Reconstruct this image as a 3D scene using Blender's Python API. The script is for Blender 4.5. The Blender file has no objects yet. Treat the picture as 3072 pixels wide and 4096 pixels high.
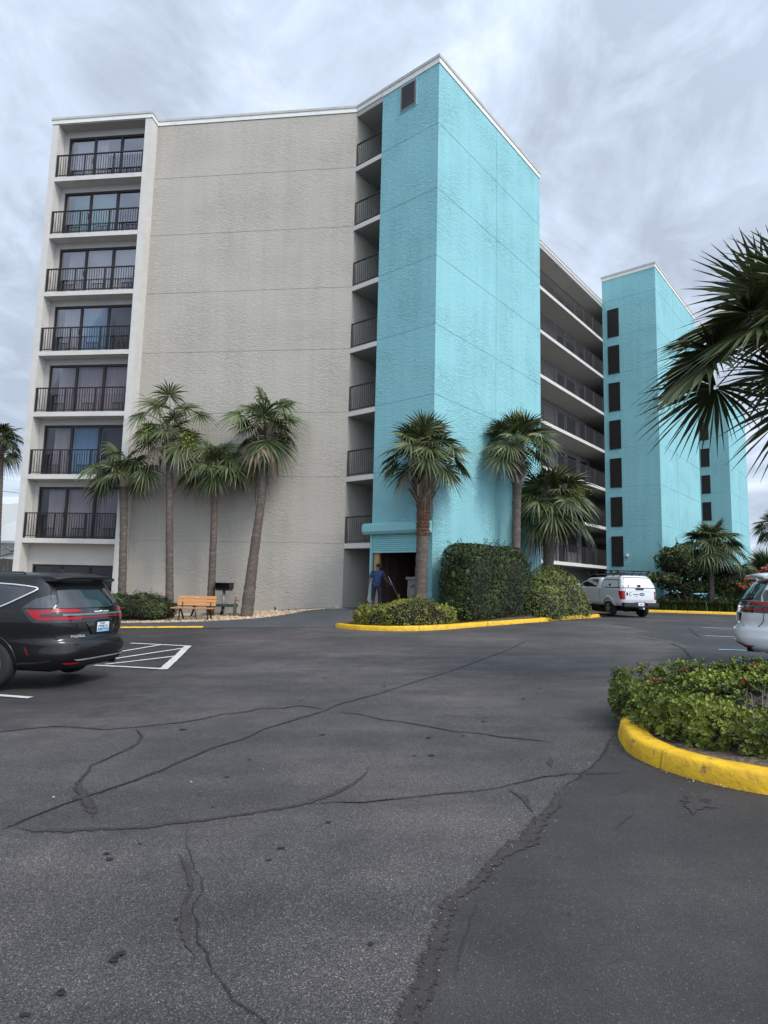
import bpy, bmesh, math, random
import numpy as np
from mathutils import Vector, Matrix
scene = bpy.context.scene
COL = scene.collection
R = math.radians
# ------------------------------------------------------------ camera
CAMZ = 1.6
FPX, PITCH, ROLL = 2493.05, R(6.588), R(1.351)
cd = bpy.data.cameras.new('camera'); cam = bpy.data.objects.new('camera', cd); COL.objects.link(cam)
cd.sensor_fit = 'VERTICAL'; cd.sensor_height = 24; cd.lens = 24*FPX/4096
cd.clip_start = .05; cd.clip_end = 5000
c_, s_, cr_, sr_ = math.cos(PITCH), math.sin(PITCH), math.cos(ROLL), math.sin(ROLL)
r0, u0, f0 = Vector((1, 0, 0)), Vector((0, -s_, c_)), Vector((0, c_, s_))
right = r0*cr_+u0*sr_; up = u0*cr_-r0*sr_
m = Matrix((right, up, -f0)).transposed().to_4x4(); m.translation = (0, 0, CAMZ); cam.matrix_world = m
scene.camera = cam
# ------------------------------------------------------------ light
SUN = Vector((.62, -.62, .95)).normalized()
sd = bpy.data.lights.new('sun', 'SUN'); sd.energy = 1.7; sd.angle = R(16); sd.color = (1, .93, .84)
so = bpy.data.objects.new('sun', sd); COL.objects.link(so); so.rotation_euler = SUN.to_track_quat('Z', 'Y').to_euler()
scene.view_settings.view_transform = 'Standard'; scene.view_settings.look = 'None'
scene.view_settings.exposure = 0.5; scene.view_settings.gamma = 1
w = bpy.data.worlds.new('World'); scene.world = w; w.use_nodes = True
def world():
    nt = w.node_tree; N = nt.nodes; L = nt.links; N.clear()
    out = N.new('ShaderNodeOutputWorld'); tc = N.new('ShaderNodeTexCoord')
    def math_(op, a, b=None, clamp=False):
        n = N.new('ShaderNodeMath'); n.operation = op; n.use_clamp = clamp
        for i, v in enumerate((a, b)):
            if v is None: continue
            if isinstance(v, (int, float)): n.inputs[i].default_value = v
            else: L.new(v, n.inputs[i])
        return n.outputs[0]
    sky = N.new('ShaderNodeTexSky'); sky.sky_type = 'NISHITA'; sky.sun_disc = False
    sky.sun_elevation = math.asin(SUN.z); sky.sun_rotation = math.atan2(SUN.x, SUN.y)
    sep = N.new('ShaderNodeSeparateXYZ'); L.new(tc.outputs['Generated'], sep.inputs[0])
    zz = math_('ADD', math_('MAXIMUM', sep.outputs[2], 0), .22)
    cmb = N.new('ShaderNodeCombineXYZ')
    L.new(math_('DIVIDE', sep.outputs[0], zz), cmb.inputs[0]); L.new(math_('DIVIDE', sep.outputs[1], zz), cmb.inputs[1])
    def noise(scale, detail, rough, dist, loc):
        mp = N.new('ShaderNodeMapping'); mp.inputs['Location'].default_value = loc; mp.inputs['Scale'].default_value = (1, .75, 1)
        L.new(cmb.outputs[0], mp.inputs[0])
        n = N.new('ShaderNodeTexNoise'); n.inputs['Scale'].default_value = scale; n.inputs['Detail'].default_value = detail
        n.inputs['Roughness'].default_value = rough; n.inputs['Distortion'].default_value = dist; L.new(mp.outputs[0], n.inputs['Vector'])
        return n.outputs['Fac']
    f = math_('ADD', math_('MULTIPLY', noise(1.1, 5, .5, .3, (3.1, 1.7, 0)), .42), math_('MULTIPLY', noise(4.6, 10, .62, .6, (8.3, 4.4, 2)), .58))
    cr = N.new('ShaderNodeValToRGB'); L.new(f, cr.inputs[0]); e = cr.color_ramp.elements
    e[0].position = .40; e[0].color = (.365, .42, .515, 1); e[1].position = .625; e[1].color = (.65, .72, .82, 1)
    a = e.new(.47); a.color = (.435, .50, .605, 1); a = e.new(.55); a.color = (.52, .605, .725, 1)
    # clear blue-ish gaps low on the horizon's left side, brighter cloud towards the veiled sun
    dot = N.new('ShaderNodeVectorMath'); dot.operation = 'DOT_PRODUCT'; L.new(tc.outputs['Generated'], dot.inputs[0]); dot.inputs[1].default_value = SUN
    g = math_('POWER', math_('MAXIMUM', dot.outputs['Value'], 0), 2.2)
    gain = math_('ADD', math_('MULTIPLY', g, 2.0), 1.06)
    sc = N.new('ShaderNodeVectorMath'); sc.operation = 'SCALE'; L.new(cr.outputs[0], sc.inputs[0]); L.new(gain, sc.inputs['Scale'])
    b1 = N.new('ShaderNodeBackground'); L.new(sc.outputs[0], b1.inputs[0]); b1.inputs[1].default_value = 1
    b2 = N.new('ShaderNodeBackground'); L.new(sky.outputs[0], b2.inputs[0]); b2.inputs[1].default_value = .05
    mx = N.new('ShaderNodeMixShader'); mx.inputs[0].default_value = .12
    L.new(b1.outputs[0], mx.inputs[1]); L.new(b2.outputs[0], mx.inputs[2]); L.new(mx.outputs[0], out.inputs[0])
world()
# ------------------------------------------------------------ measuring frame of the site
S_ = 3072/1659.
def ray(X, Y):
    X = X*S_-1536; Y = Y*S_-2048
    x = X*cr_+Y*sr_; y = -X*sr_+Y*cr_
    return np.array([x, FPX*c_+y*s_, FPX*s_-y*c_])
def at(X, Y, d):
    r = ray(X, Y); p = r*d/r[1]; return Vector((p[0], p[1], p[2]+CAMZ))
def base(x): return .03+.03*min(max(x, -14), 8)
def lot(x, y):
    t = min(max((y-11)/9, 0), 1); k = min(max((11-x)/6, 0), 1)
    return base(x)+.12*t*t*(3-2*t)*k
def ground(x, y):
    b = lot(x, y)
    W = CAMZ+np.interp(x, [-30, -12, -8, -4.8, -1.65, 2], [-1.7, -1.52, -1.43, -1.25, -1.0, -1.0])
    wd = np.interp(x, [-8, -5, -1.65], [4.4, 3.6, 1.9])
    t = min(max((y-21.5)/wd, 0), 1)
    if t <= 0: return b
    k = min(max((3.2-x)/1.4, 0), 1) * min(max((x+26)/6, 0), 1)
    if x > 1.8: k = min(max((3.2-x)/1.4, 0), 1)
    return b+(W-b)*t*k
def gp(X, Y, lift=0.0):
    r = ray(X, Y); z = -1.55
    for _ in range(50):
        p = r*z/r[2]; z = z*.5+.5*(lot(p[0], p[1])-CAMZ)
    return Vector((p[0], p[1], z+CAMZ+lift))
TH, THR, GD = R(140.467), R(50.473), R(172.89)
C0 = Vector((1.7734, 22.5225)); U_ = Vector((math.cos(THR), math.sin(THR))); V_ = Vector((math.cos(TH), math.sin(TH)))
def UV(u, v, z=0):
    p = C0+U_*u+V_*v; return Vector((p.x, p.y, z+CAMZ))
V0 = C0+V_*4.37
G_ = Vector((math.cos(GD), math.sin(GD))); N_ = Vector((-G_.y, G_.x))
if N_.dot(V0) > 0: N_ = -N_
def GS(s, off, z=0):
    p = V0+G_*s+N_*off; return Vector((p.x, p.y, z+CAMZ))
Z0, FH = 18.0336, 2.74
# ------------------------------------------------------------ object helpers
def tag(o, label=None, cat=None, group=None, kind=None):
    if label: o['label'] = label
    if cat: o['category'] = cat
    if group: o['group'] = group
    if kind: o['kind'] = kind
    return o
def thing(name, label, cat, loc=(0, 0, 0), rz=0, group=None):
    o = bpy.data.objects.new(name, None); COL.objects.link(o); o.empty_display_size = .2
    o.location = loc; o.rotation_euler = (0, 0, rz)
    return tag(o, label, cat, group)
class MB:
    def __init__(s): s.v = []; s.f = []; s.mi = []; s.c = []
    def add(s, vs, fs, mi=0, c=None):
        n = len(s.v); s.v += [tuple(p) for p in vs]; s.f += [tuple(i+n for i in f) for f in fs]; s.mi += [mi]*len(fs)
        if c is not None or s.c:
            while len(s.c) < n: s.c.append(.5)
            s.c += list(c) if isinstance(c, (list, tuple)) else [c if c is not None else .5]*len(vs)
    def hexa(s, p, mi=0):   # 8 points: bottom 4 ccw, top 4 ccw
        s.add(p, [(0, 3, 2, 1), (4, 5, 6, 7), (0, 1, 5, 4), (1, 2, 6, 5), (2, 3, 7, 6), (3, 0, 4, 7)], mi)
    def box(s, x0, x1, y0, y1, z0, z1, fn=None, mi=0):
        p = [(x0, y0, z0), (x1, y0, z0), (x1, y1, z0), (x0, y1, z0), (x0, y0, z1), (x1, y0, z1), (x1, y1, z1), (x0, y1, z1)]
        if fn: p = [fn(*q) for q in p]
        s.hexa(p, mi)
    def obox(s, c, sx, sy, sz, M=None, mi=0):
        p = [Vector((a*sx/2, b*sy/2, d*sz/2)) for d in (-1, 1) for a, b in ((-1, -1), (1, -1), (1, 1), (-1, 1))]
        if M is not None: p = [M @ q for q in p]
        s.hexa([q+Vector(c) for q in p], mi)
    def bar(s, a, b, w, h=None, mi=0):
        a, b = Vector(a), Vector(b); d = (b-a); h = h or w
        z = d.normalized(); x = z.cross(Vector((0, 0, 1)))
        if x.length < .01: x = Vector((1, 0, 0))
        x.normalize(); y = x.cross(z).normalized()
        p = []
        for q in (a, b):
            for i, j in ((-1, -1), (1, -1), (1, 1), (-1, 1)): p.append(q+x*(i*w/2)+y*(j*h/2))
        s.hexa(p, mi)
    def tube(s, pts, rad, n=8, cap=True, mi=0, c=None, closed=False):
        pts = [Vector(p) for p in pts]; k = len(pts); rs = rad if isinstance(rad, (list, tuple)) else [rad]*k
        vs = []; prev = None
        for i, p in enumerate(pts):
            if closed: d = pts[(i+1) % k]-pts[i-1]
            else: d = pts[min(i+1, k-1)]-pts[max(i-1, 0)]
            if d.length < 1e-9: d = Vector((0, 0, 1))
            d.normalize()
            if prev is None:
                x = d.cross(Vector((0, 0, 1)))
                if x.length < .05: x = d.cross(Vector((0, 1, 0)))
                x.normalize()
            else:
                x = prev-d*prev.dot(d)
                if x.length < 1e-6: x = d.orthogonal()
                x.normalize()
            prev = x; y = d.cross(x)
            for j in range(n):
                a = 2*math.pi*j/n; vs.append(p+(x*math.cos(a)+y*math.sin(a))*rs[i])
        fs = []
        for i in range(k if closed else k-1):
            i2 = (i+1) % k
            for j in range(n): fs.append((i*n+j, i*n+(j+1) % n, i2*n+(j+1) % n, i2*n+j))
        if cap and not closed: fs.append(tuple(range(n-1, -1, -1))); fs.append(tuple((k-1)*n+j for j in range(n)))
        s.add(vs, fs, mi, c)
    def grid(s, rows, mi=0, c=None):
        n = len(rows[0]); vs = [p for r in rows for p in r]
        s.add(vs, [(i*n+j, i*n+j+1, (i+1)*n+j+1, (i+1)*n+j) for i in range(len(rows)-1) for j in range(n-1)], mi, c)
    def prism(s, pts, z0, z1, mi=0):   # pts ccw (x,y)
        n = len(pts); vs = [(p[0], p[1], z0) for p in pts]+[(p[0], p[1], z1) for p in pts]
        s.add(vs, [tuple(range(n-1, -1, -1)), tuple(range(n, 2*n))]+[(i, (i+1) % n, (i+1) % n+n, i+n) for i in range(n)], mi)
    def build(s, name, mats, parent=None, smooth=False, fix=False, bevel=0, loc=None):
        me = bpy.data.meshes.new(name); me.from_pydata(s.v, [], s.f)
        mats = mats if isinstance(mats, (list, tuple)) else [mats]
        for m in mats: me.materials.append(m)
        if len(mats) > 1: me.polygons.foreach_set('material_index', s.mi)
        if s.c:
            while len(s.c) < len(s.v): s.c.append(.5)
            a = me.attributes.new('rnd', 'FLOAT', 'POINT'); a.data.foreach_set('value', s.c)
        if fix:
            bm = bmesh.new(); bm.from_mesh(me); bmesh.ops.recalc_face_normals(bm, faces=bm.faces); bm.to_mesh(me); bm.free()
        if smooth: me.polygons.foreach_set('use_smooth', [True]*len(me.polygons))
        me.update()
        o = bpy.data.objects.new(name, me); COL.objects.link(o)
        if parent:
            o.parent = parent
        if loc: o.location = loc
        if bevel:
            b = o.modifiers.new('bevel', 'BEVEL'); b.width = bevel; b.segments = 2; b.limit_method = 'ANGLE'; b.angle_limit = R(40)
        return o
def struct(o): o['kind'] = 'structure'; return o
# ------------------------------------------------------------ materials
def mat(name, col, rough=.7, metal=0, spec=.5, bump=None, var=None, var2=None, rnd=None, coat=0, emit=None, trans=0, stretch=(1, 1, 1), coords='Object', alpha=None):
    """bump: (scale, strength, distance[, detail]) ; var/var2: (scale, colour, lo, hi[, stretch]) ; rnd: list of ramp colours by the per-leaf value"""
    m = bpy.data.materials.new(name); m.use_nodes = True; nt = m.node_tree; N = nt.nodes; L = nt.links
    b = N['Principled BSDF']; b.inputs['Base Color'].default_value = (*col, 1); b.inputs['Roughness'].default_value = rough
    b.inputs['Metallic'].default_value = metal; b.inputs['Specular IOR Level'].default_value = spec; b.inputs['Coat Weight'].default_value = coat
    b.inputs['Coat Roughness'].default_value = .05
    if trans: b.inputs['Transmission Weight'].default_value = trans
    if emit: b.inputs['Emission Color'].default_value = (*emit, 1); b.inputs['Emission Strength'].default_value = 1
    tc = N.new('ShaderNodeTexCoord')
    def vec(st):
        mp = N.new('ShaderNodeMapping'); mp.inputs['Scale'].default_value = st; L.new(tc.outputs[coords], mp.inputs[0]); return mp.outputs[0]
    def noise(scale, detail=4, st=stretch, rough_=.55, dist=0):
        n = N.new('ShaderNodeTexNoise'); n.inputs['Scale'].default_value = scale; n.inputs['Detail'].default_value = detail
        n.inputs['Roughness'].default_value = rough_; n.inputs['Distortion'].default_value = dist; L.new(vec(st), n.inputs['Vector']); return n.outputs['Fac']
    cur = None
    if rnd:
        at_ = N.new('ShaderNodeAttribute'); at_.attribute_name = 'rnd'; cr = N.new('ShaderNodeValToRGB'); L.new(at_.outputs['Fac'], cr.inputs[0])
        e = cr.color_ramp.elements; e[0].color = (*rnd[0], 1); e[1].color = (*rnd[-1], 1)
        for i, c in enumerate(rnd[1:-1]): q = e.new((i+1)/(len(rnd)-1)); q.color = (*c, 1)
        cur = cr.outputs[0]
    for v in (var, var2):
        if not v: continue
        mr = N.new('ShaderNodeMapRange'); mr.inputs['From Min'].default_value = v[2]; mr.inputs['From Max'].default_value = v[3]
        L.new(noise(v[0], 5, v[4] if len(v) > 4 else stretch), mr.inputs['Value'])
        mx = N.new('ShaderNodeMix'); mx.data_type = 'RGBA'; L.new(mr.outputs[0], mx.inputs['Factor'])
        if cur: L.new(cur, mx.inputs['A'])
        else: mx.inputs['A'].default_value = (*col, 1)
        mx.inputs['B'].default_value = (*v[1], 1)
        cur = mx.outputs['Result']
    if cur: L.new(cur, b.inputs['Base Color'])
    if bump:
        bp = N.new('ShaderNodeBump'); bp.inputs['Strength'].default_value = bump[1]; bp.inputs['Distance'].default_value = bump[2]
        L.new(noise(bump[0], bump[3] if len(bump) > 3 else 4), bp.inputs['Height']); L.new(bp.outputs[0], b.inputs['Normal'])
    return m
def stucco(name, col, col2, axis, depth=.035, sc=1.0):
    """hand-trowelled stucco: torn ridges stretched along the wall"""
    m = bpy.data.materials.new(name); m.use_nodes = True; nt = m.node_tree; N = nt.nodes; L = nt.links
    b = N['Principled BSDF']; b.inputs['Roughness'].default_value = .75; b.inputs['Specular IOR Level'].default_value = .3
    tc = N.new('ShaderNodeTexCoord'); rot = N.new('ShaderNodeMapping'); rot.inputs['Rotation'].default_value = (0, 0, -axis); L.new(tc.outputs['Object'], rot.inputs[0])
    st = N.new('ShaderNodeMapping'); st.inputs['Scale'].default_value = (1, 1, 2.3); L.new(rot.outputs[0], st.inputs[0])
    n1 = N.new('ShaderNodeTexNoise'); n1.inputs['Scale'].default_value = 2.3*sc; n1.inputs['Detail'].default_value = 6; n1.inputs['Roughness'].default_value = .6; n1.inputs['Distortion'].default_value = .9
    L.new(st.outputs[0], n1.inputs['Vector'])
    r1 = N.new('ShaderNodeValToRGB'); r1.color_ramp.elements[0].position = .44; r1.color_ramp.elements[1].position = .56; L.new(n1.outputs['Fac'], r1.inputs[0])
    n2 = N.new('ShaderNodeTexNoise'); n2.inputs['Scale'].default_value = 11*sc; n2.inputs['Detail'].default_value = 4; L.new(st.outputs[0], n2.inputs['Vector'])
    ad = N.new('ShaderNodeMath'); ad.operation = 'MULTIPLY_ADD'; L.new(n2.outputs['Fac'], ad.inputs[0]); ad.inputs[1].default_value = .35; L.new(r1.outputs[0], ad.inputs[2])
    bp = N.new('ShaderNodeBump'); bp.inputs['Strength'].default_value = .75; bp.inputs['Distance'].default_value = depth; L.new(ad.outputs[0], bp.inputs['Height']); L.new(bp.outputs[0], b.inputs['Normal'])
    n3 = N.new('ShaderNodeTexNoise'); n3.inputs['Scale'].default_value = .35; n3.inputs['Detail'].default_value = 5; L.new(st.outputs[0], n3.inputs['Vector'])
    mx = N.new('ShaderNodeMix'); mx.data_type = 'RGBA'; mx.inputs['A'].default_value = (*col, 1); mx.inputs['B'].default_value = (*col2, 1)
    mr = N.new('ShaderNodeMapRange'); mr.inputs['From Min'].default_value = .3; mr.inputs['From Max'].default_value = .7; L.new(n3.outputs['Fac'], mr.inputs['Value']); L.new(mr.outputs[0], mx.inputs['Factor'])
    s4 = N.new('ShaderNodeMapping'); s4.inputs['Scale'].default_value = (2.6, 2.6, .13); L.new(rot.outputs[0], s4.inputs[0])
    n4 = N.new('ShaderNodeTexNoise'); n4.inputs['Scale'].default_value = 1; n4.inputs['Detail'].default_value = 6; n4.inputs['Roughness'].default_value = .65; L.new(s4.outputs[0], n4.inputs['Vector'])
    r4 = N.new('ShaderNodeValToRGB'); r4.color_ramp.elements[0].position = .34; r4.color_ramp.elements[0].color = (.93, .935, .93, 1); r4.color_ramp.elements[1].position = .60; r4.color_ramp.elements[1].color = (1.01, 1.01, 1.01, 1); L.new(n4.outputs['Fac'], r4.inputs[0])
    m4 = N.new('ShaderNodeMix'); m4.data_type = 'RGBA'; m4.blend_type = 'MULTIPLY'; m4.inputs['Factor'].default_value = 1; L.new(mx.outputs['Result'], m4.inputs['A']); L.new(r4.outputs[0], m4.inputs['B'])
    L.new(m4.outputs['Result'], b.inputs['Base Color'])
    n5 = N.new('ShaderNodeTexNoise'); n5.inputs['Scale'].default_value = .55; n5.inputs['Detail'].default_value = 3; L.new(tc.outputs['Object'], n5.inputs['Vector'])
    r5 = N.new('ShaderNodeMapRange'); r5.inputs['From Min'].default_value = .35; r5.inputs['From Max'].default_value = .65; r5.inputs['To Min'].default_value = .35; r5.inputs['To Max'].default_value = 1.0; L.new(n5.outputs['Fac'], r5.inputs['Value']); L.new(r5.outputs[0], bp.inputs['Strength'])
    return m
def glass(name, tint, rough=.03, clear=.55):
    m = bpy.data.materials.new(name); m.use_nodes = True; nt = m.node_tree; N = nt.nodes; L = nt.links; N.clear()
    o = N.new('ShaderNodeOutputMaterial'); g = N.new('ShaderNodeBsdfGlossy'); g.inputs['Roughness'].default_value = rough; g.inputs['Color'].default_value = (.72, .74, .80, 1)
    t = N.new('ShaderNodeBsdfTransparent'); t.inputs['Color'].default_value = (*tint, 1)
    fr = N.new('ShaderNodeFresnel'); fr.inputs['IOR'].default_value = 1.6
    ma = N.new('ShaderNodeMath'); ma.operation = 'MULTIPLY_ADD'; L.new(fr.outputs[0], ma.inputs[0]); ma.inputs[1].default_value = .28; ma.inputs[2].default_value = 1-clear if clear < 1 else 0
    ma.use_clamp = True
    mx = N.new('ShaderNodeMixShader'); L.new(ma.outputs[0], mx.inputs[0]); L.new(t.outputs[0], mx.inputs[1]); L.new(g.outputs[0], mx.inputs[2]); L.new(mx.outputs[0], o.inputs[0])
    return m
M = {}
M['turq'] = stucco('turquoise stucco', (.24, .51, .545), (.26, .53, .56), THR, .016, 2.3)
M['turq_paint'] = mat('turquoise paint', (.25, .53, .55), .45, bump=(30, .2, .005))
M['grey'] = stucco('warm grey stucco', (.42, .385, .332), (.455, .418, .362), GD, .010, 2.5)
M['grey_plain'] = mat('grey painted concrete', (.42, .40, .37), .8, bump=(25, .3, .01), var=(1.2, (.38, .36, .335), .4, .7))
M['cream'] = mat('cream painted stucco', (.60, .575, .53), .75, bump=(9, .5, .02), var=(2, (.54, .52, .48), .4, .7))
M['cream_top'] = mat('weathered coping', (.47, .46, .43), .8, bump=(15, .3, .01), var=(3, (.38, .37, .35), .45, .7))
M['coping'] = mat('cream coping', (.74, .73, .68), .7, bump=(14, .3, .008), var=(2.5, (.62, .61, .56), .5, .75))
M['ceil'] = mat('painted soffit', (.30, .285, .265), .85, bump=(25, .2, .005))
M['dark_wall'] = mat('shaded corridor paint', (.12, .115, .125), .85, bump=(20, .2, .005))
M['iron'] = mat('dark bronze metal', (.022, .018, .019), .5, metal=.3, bump=(40, .15, .002))
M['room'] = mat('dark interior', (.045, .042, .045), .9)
M['curt'] = mat('white curtain', (.50, .48, .47), .9, bump=(8, .4, .01))
M['tint_teal'] = mat('teal pane tint', (.15, .42, .40), .9, bump=(8, .4, .01))  # teal reflecting tint of the door glass put into a drape colour
M['tint_blue'] = mat('blue pane tint', (.20, .42, .62), .9, bump=(8, .4, .01))  # blue reflection in the panes, likewise put into a drape colour
M['glass'] = glass('window glass', (.60, .57, .60), .02, .97)
M['louver'] = mat('dark louvre metal', (.018, .014, .014), .55, metal=.2)
M['recess'] = mat('unlit depth black', (.008, .008, .010), .9)  # solid black that stands in for unlit depth, no opening behind
M['brown'] = mat('scuffed brown wall', (.085, .05, .038), .8, bump=(12, .4, .01), var=(3, (.16, .11, .085), .5, .72), stretch=(1, 1, .4))
M['steel'] = mat('dull galvanised steel', (.30, .285, .27), .55, metal=.5, bump=(18, .3, .005), var=(4, (.15, .135, .12), .5, .75))
M['wood_post'] = mat('bare timber', (.42, .27, .14), .8, bump=(30, .4, .004), stretch=(6, 6, 1))
# ------------------------------------------------------------ the apartment building
BLD = thing('apartment_building', 'tall beige and turquoise stucco apartment building with open galleries, balconies and towers', 'building', UV(4, 4, -1.6))
BLD.location = (0, 0, 0)
def ringed(mb, outer, inset, zs):
    """solid with horizontal reveal grooves: zs = [(z, use_inset)]"""
    n = len(outer); vs = []
    for z, i in zs: vs += [(p[0], p[1], z+CAMZ) for p in (inset if i else outer)]
    fs = [(k*n+j, k*n+(j+1) % n, (k+1)*n+(j+1) % n, (k+1)*n+j) for k in range(len(zs)-1) for j in range(n)]
    fs.append(tuple(range(n-1, -1, -1))); fs.append(tuple((len(zs)-1)*n+j for j in range(n)))
    mb.add(vs, fs)
def levels(zb, zt, ks):
    z = [(zb, 0)]
    for k in sorted(ks, reverse=True):
        g = Z0-k*FH
        if zb+.1 < g < zt-.1: z += [(g-.012, 0), (g-.008, 1), (g+.008, 1), (g+.012, 0)]
    return z+[(zt, 0)]
GD_ = .012
def tower(mb, u0, u1, v0, v1, zb, zt, ks, notch=None):
    o = [(u0, v0)]; i = [(u0+GD_, v0+GD_)]
    for q in notch or []:
        o += [(q-.02, v0), (q-.02, v0+GD_), (q+.02, v0+GD_), (q+.02, v0)]
        i += [(q-.02, v0+GD_), (q-.02, v0+GD_+.001), (q+.02, v0+GD_+.001), (q+.02, v0+GD_)]
    o += [(u1, v0), (u1, v1), (u0, v1)]; i += [(u1-GD_, v0+GD_), (u1-GD_, v1-GD_), (u0+GD_, v1-GD_)]
    ringed(mb, [UV(*p) for p in o], [UV(*p) for p in i], levels(zb, zt, ks))
K7 = range(0, 7)
# near tower with the bin room cut into its left face
tb = MB()
tower(tb, 0, 8.96, 0, 2.89, 1.95, 20.6, K7, [4.58])
tower(tb, 0, 8.96, 0, .40, -1.9, 1.95, [6], [4.58])
tower(tb, 3.4, 8.96, .40, 2.89, -1.9, 1.95, [])
tower(tb, 0, 3.4, 2.84, 2.89, -1.9, 1.95, [])
tb.build('near_tower', M['turq'], BLD, fix=True)
tl = MB()
for p in ([(3.39, .41), (3.39, 2.83)], [(.06, .41), (3.39, .41)], [(3.39, 2.83), (.06, 2.83)]):
    a, b = p; tl.add([UV(*a, -1.3), UV(*b, -1.3), UV(*b, 1.94), UV(*a, 1.94)], [(0, 1, 2, 3)])
tl.box(.02, 3.39, .41, 2.83, 1.90, 1.945, UV)
tl.build('bin_room_lining', M['brown'], BLD)
tf = MB(); tf.box(-.35, 3.38, .42, 2.82, -1.3, -.97, UV); tf.build('bin_room_floor', M['grey_plain'], BLD)
# second and third towers
t2 = MB(); tower(t2, 24.97, 35.94, -1.02, 2.69, -2, 22.4, range(-1, 7), [29.3]); t2.build('middle_tower', M['turq'], BLD, fix=True)
t3 = MB(); tower(t3, 50, 59.3, -.65, 3.0, -2, 19.9, range(0, 7), [54.5]); t3.build('far_tower', M['turq'], BLD, fix=True)
# apartment blocks behind the gallery and the grey wing
wg = MB()
fo = [V0, V0+G_*9.27, V0+G_*9.27-N_*11.5, C0+U_*14+V_*4.37]
fi = [V0-N_*GD_+G_*.0, V0+G_*9.27-N_*GD_, V0+G_*9.27-N_*11.5, C0+U_*14+V_*4.37]
ringed(wg, fo, fi, levels(-2.2, 20.62, K7)); wg.build('grey_wing', M['grey'], BLD, fix=True)
ap = MB(); q = [UV(14.0, 4.37), UV(26.6, 4.37), UV(26.6, 13), UV(14.0, 13)]
ringed(ap, q, q, [(-2, 0), (20.62, 0)])
q = [UV(26.6, 9), UV(50, 9), UV(50, 13), UV(26.6, 13)]; ringed(ap, q, q, [(-2, 0), (20.62, 0)])
q = [UV(38, 4.37), UV(59, 4.37), UV(59, 8.98), UV(38, 8.98)]; ringed(ap, q, q, [(-2, 0), (20.62, 0)])
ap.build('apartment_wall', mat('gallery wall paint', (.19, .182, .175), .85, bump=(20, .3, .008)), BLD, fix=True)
# corridor end walls (seen through the opening between wing and near tower)
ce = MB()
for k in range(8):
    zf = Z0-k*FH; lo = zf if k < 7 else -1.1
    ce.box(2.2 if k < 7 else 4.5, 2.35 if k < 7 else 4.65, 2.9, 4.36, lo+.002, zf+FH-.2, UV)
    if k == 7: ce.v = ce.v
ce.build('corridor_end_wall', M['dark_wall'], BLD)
# doors along the gallery, flat black panels painted as unlit windows
for k in range(7):
    zf = Z0-k*FH
    for u in (16.4, 20.9, 24.7):
        g = MB(); g.box(u, u+.95, 4.335, 4.372, zf+.01, zf+2.1, UV); g.build('gallery_door', M['louver'], BLD)
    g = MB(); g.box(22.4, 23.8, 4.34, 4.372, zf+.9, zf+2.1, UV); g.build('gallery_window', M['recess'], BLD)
# gallery floors with railings
def railing(mb, P, a, b, zf, posts, gap=.115, h=1.07):
    """P(t) -> xy point along the rail; a,b range of t"""
    def seg(t0, t1, z, w, hh): mb.bar(P(t0, z), P(t1, z), w, hh)
    seg(a, b, zf+h, .055, .045); seg(a, b, zf+.09, .03, .03)
    t = a+gap/2
    while t < b:
        q0, q1 = P(t, zf+.09), P(t, zf+h); mb.bar(q0, q1, .019); t += gap
    for t in posts: mb.bar(P(t, zf), P(t, zf+h), .055)
roofs = []
for k in range(-1, 7):
    zf = Z0-k*FH if k >= 0 else 20.95
    g = MB()
    if k >= 0:
        g.box(.0, 8.96, 2.895, 4.365, zf-.2, zf, UV); g.box(8.965, 26.6, 2.70, 4.365, zf-.2, zf, UV)
        g.box(26.6, 38, 2.71, 8.99, zf-.2, zf, UV)
        fl = g.build('gallery_floor', M['cream'], BLD)
        r = MB(); railing(r, lambda t, z: UV(t, 2.745, z), 8.97, 24.95, zf, [10.35+1.6*i for i in range(9)]+[24.9]); r.build('gallery_railing', M['iron'], fl)
        r = MB(); railing(r, lambda t, z: UV(.06, t, z), 2.91, 4.35, zf, [2.95, 4.33]); r.build('end_railing', M['iron'], fl)
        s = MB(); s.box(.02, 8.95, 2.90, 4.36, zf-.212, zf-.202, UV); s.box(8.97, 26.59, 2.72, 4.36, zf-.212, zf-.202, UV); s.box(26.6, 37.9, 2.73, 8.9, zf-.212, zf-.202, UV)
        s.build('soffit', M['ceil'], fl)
    else:
        g.box(.0, 8.96, 2.895, 4.365, 20.42, 20.7, UV); g.box(8.965, 60, 2.70, 8.99, 20.45, 20.7, UV); g.build('gallery_roof', M['grey_plain'], BLD)
# copings: two stacked bands round the roof edge
def sweep_band(mb, pts, o0, o1, z0, z1):
    """pts xy path walked with the outside on the RIGHT; band between outward offsets o0..o1"""
    P = [Vector(p[:2]) for p in pts]; n = len(P); rows = []
    for i in range(n):
        d0 = (P[i]-P[i-1]).normalized() if i else (P[1]-P[0]).normalized(); d1 = (P[i+1]-P[i]).normalized() if i < n-1 else d0
        n0, n1 = Vector((d0.y, -d0.x)), Vector((d1.y, -d1.x)); nn = (n0+n1).normalized(); k = 1/max(nn.dot(n0), .3)
        a, b = P[i]+nn*(o0*k), P[i]+nn*(o1*k)
        rows.append([(a.x, a.y, z0+CAMZ), (b.x, b.y, z0+CAMZ), (b.x, b.y, z1+CAMZ), (a.x, a.y, z1+CAMZ), (a.x, a.y, z0+CAMZ)])
    mb.grid(rows)
    mb.add(rows[0][:4], [(0, 1, 2, 3)]); mb.add(rows[-1][:4], [(3, 2, 1, 0)])
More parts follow.
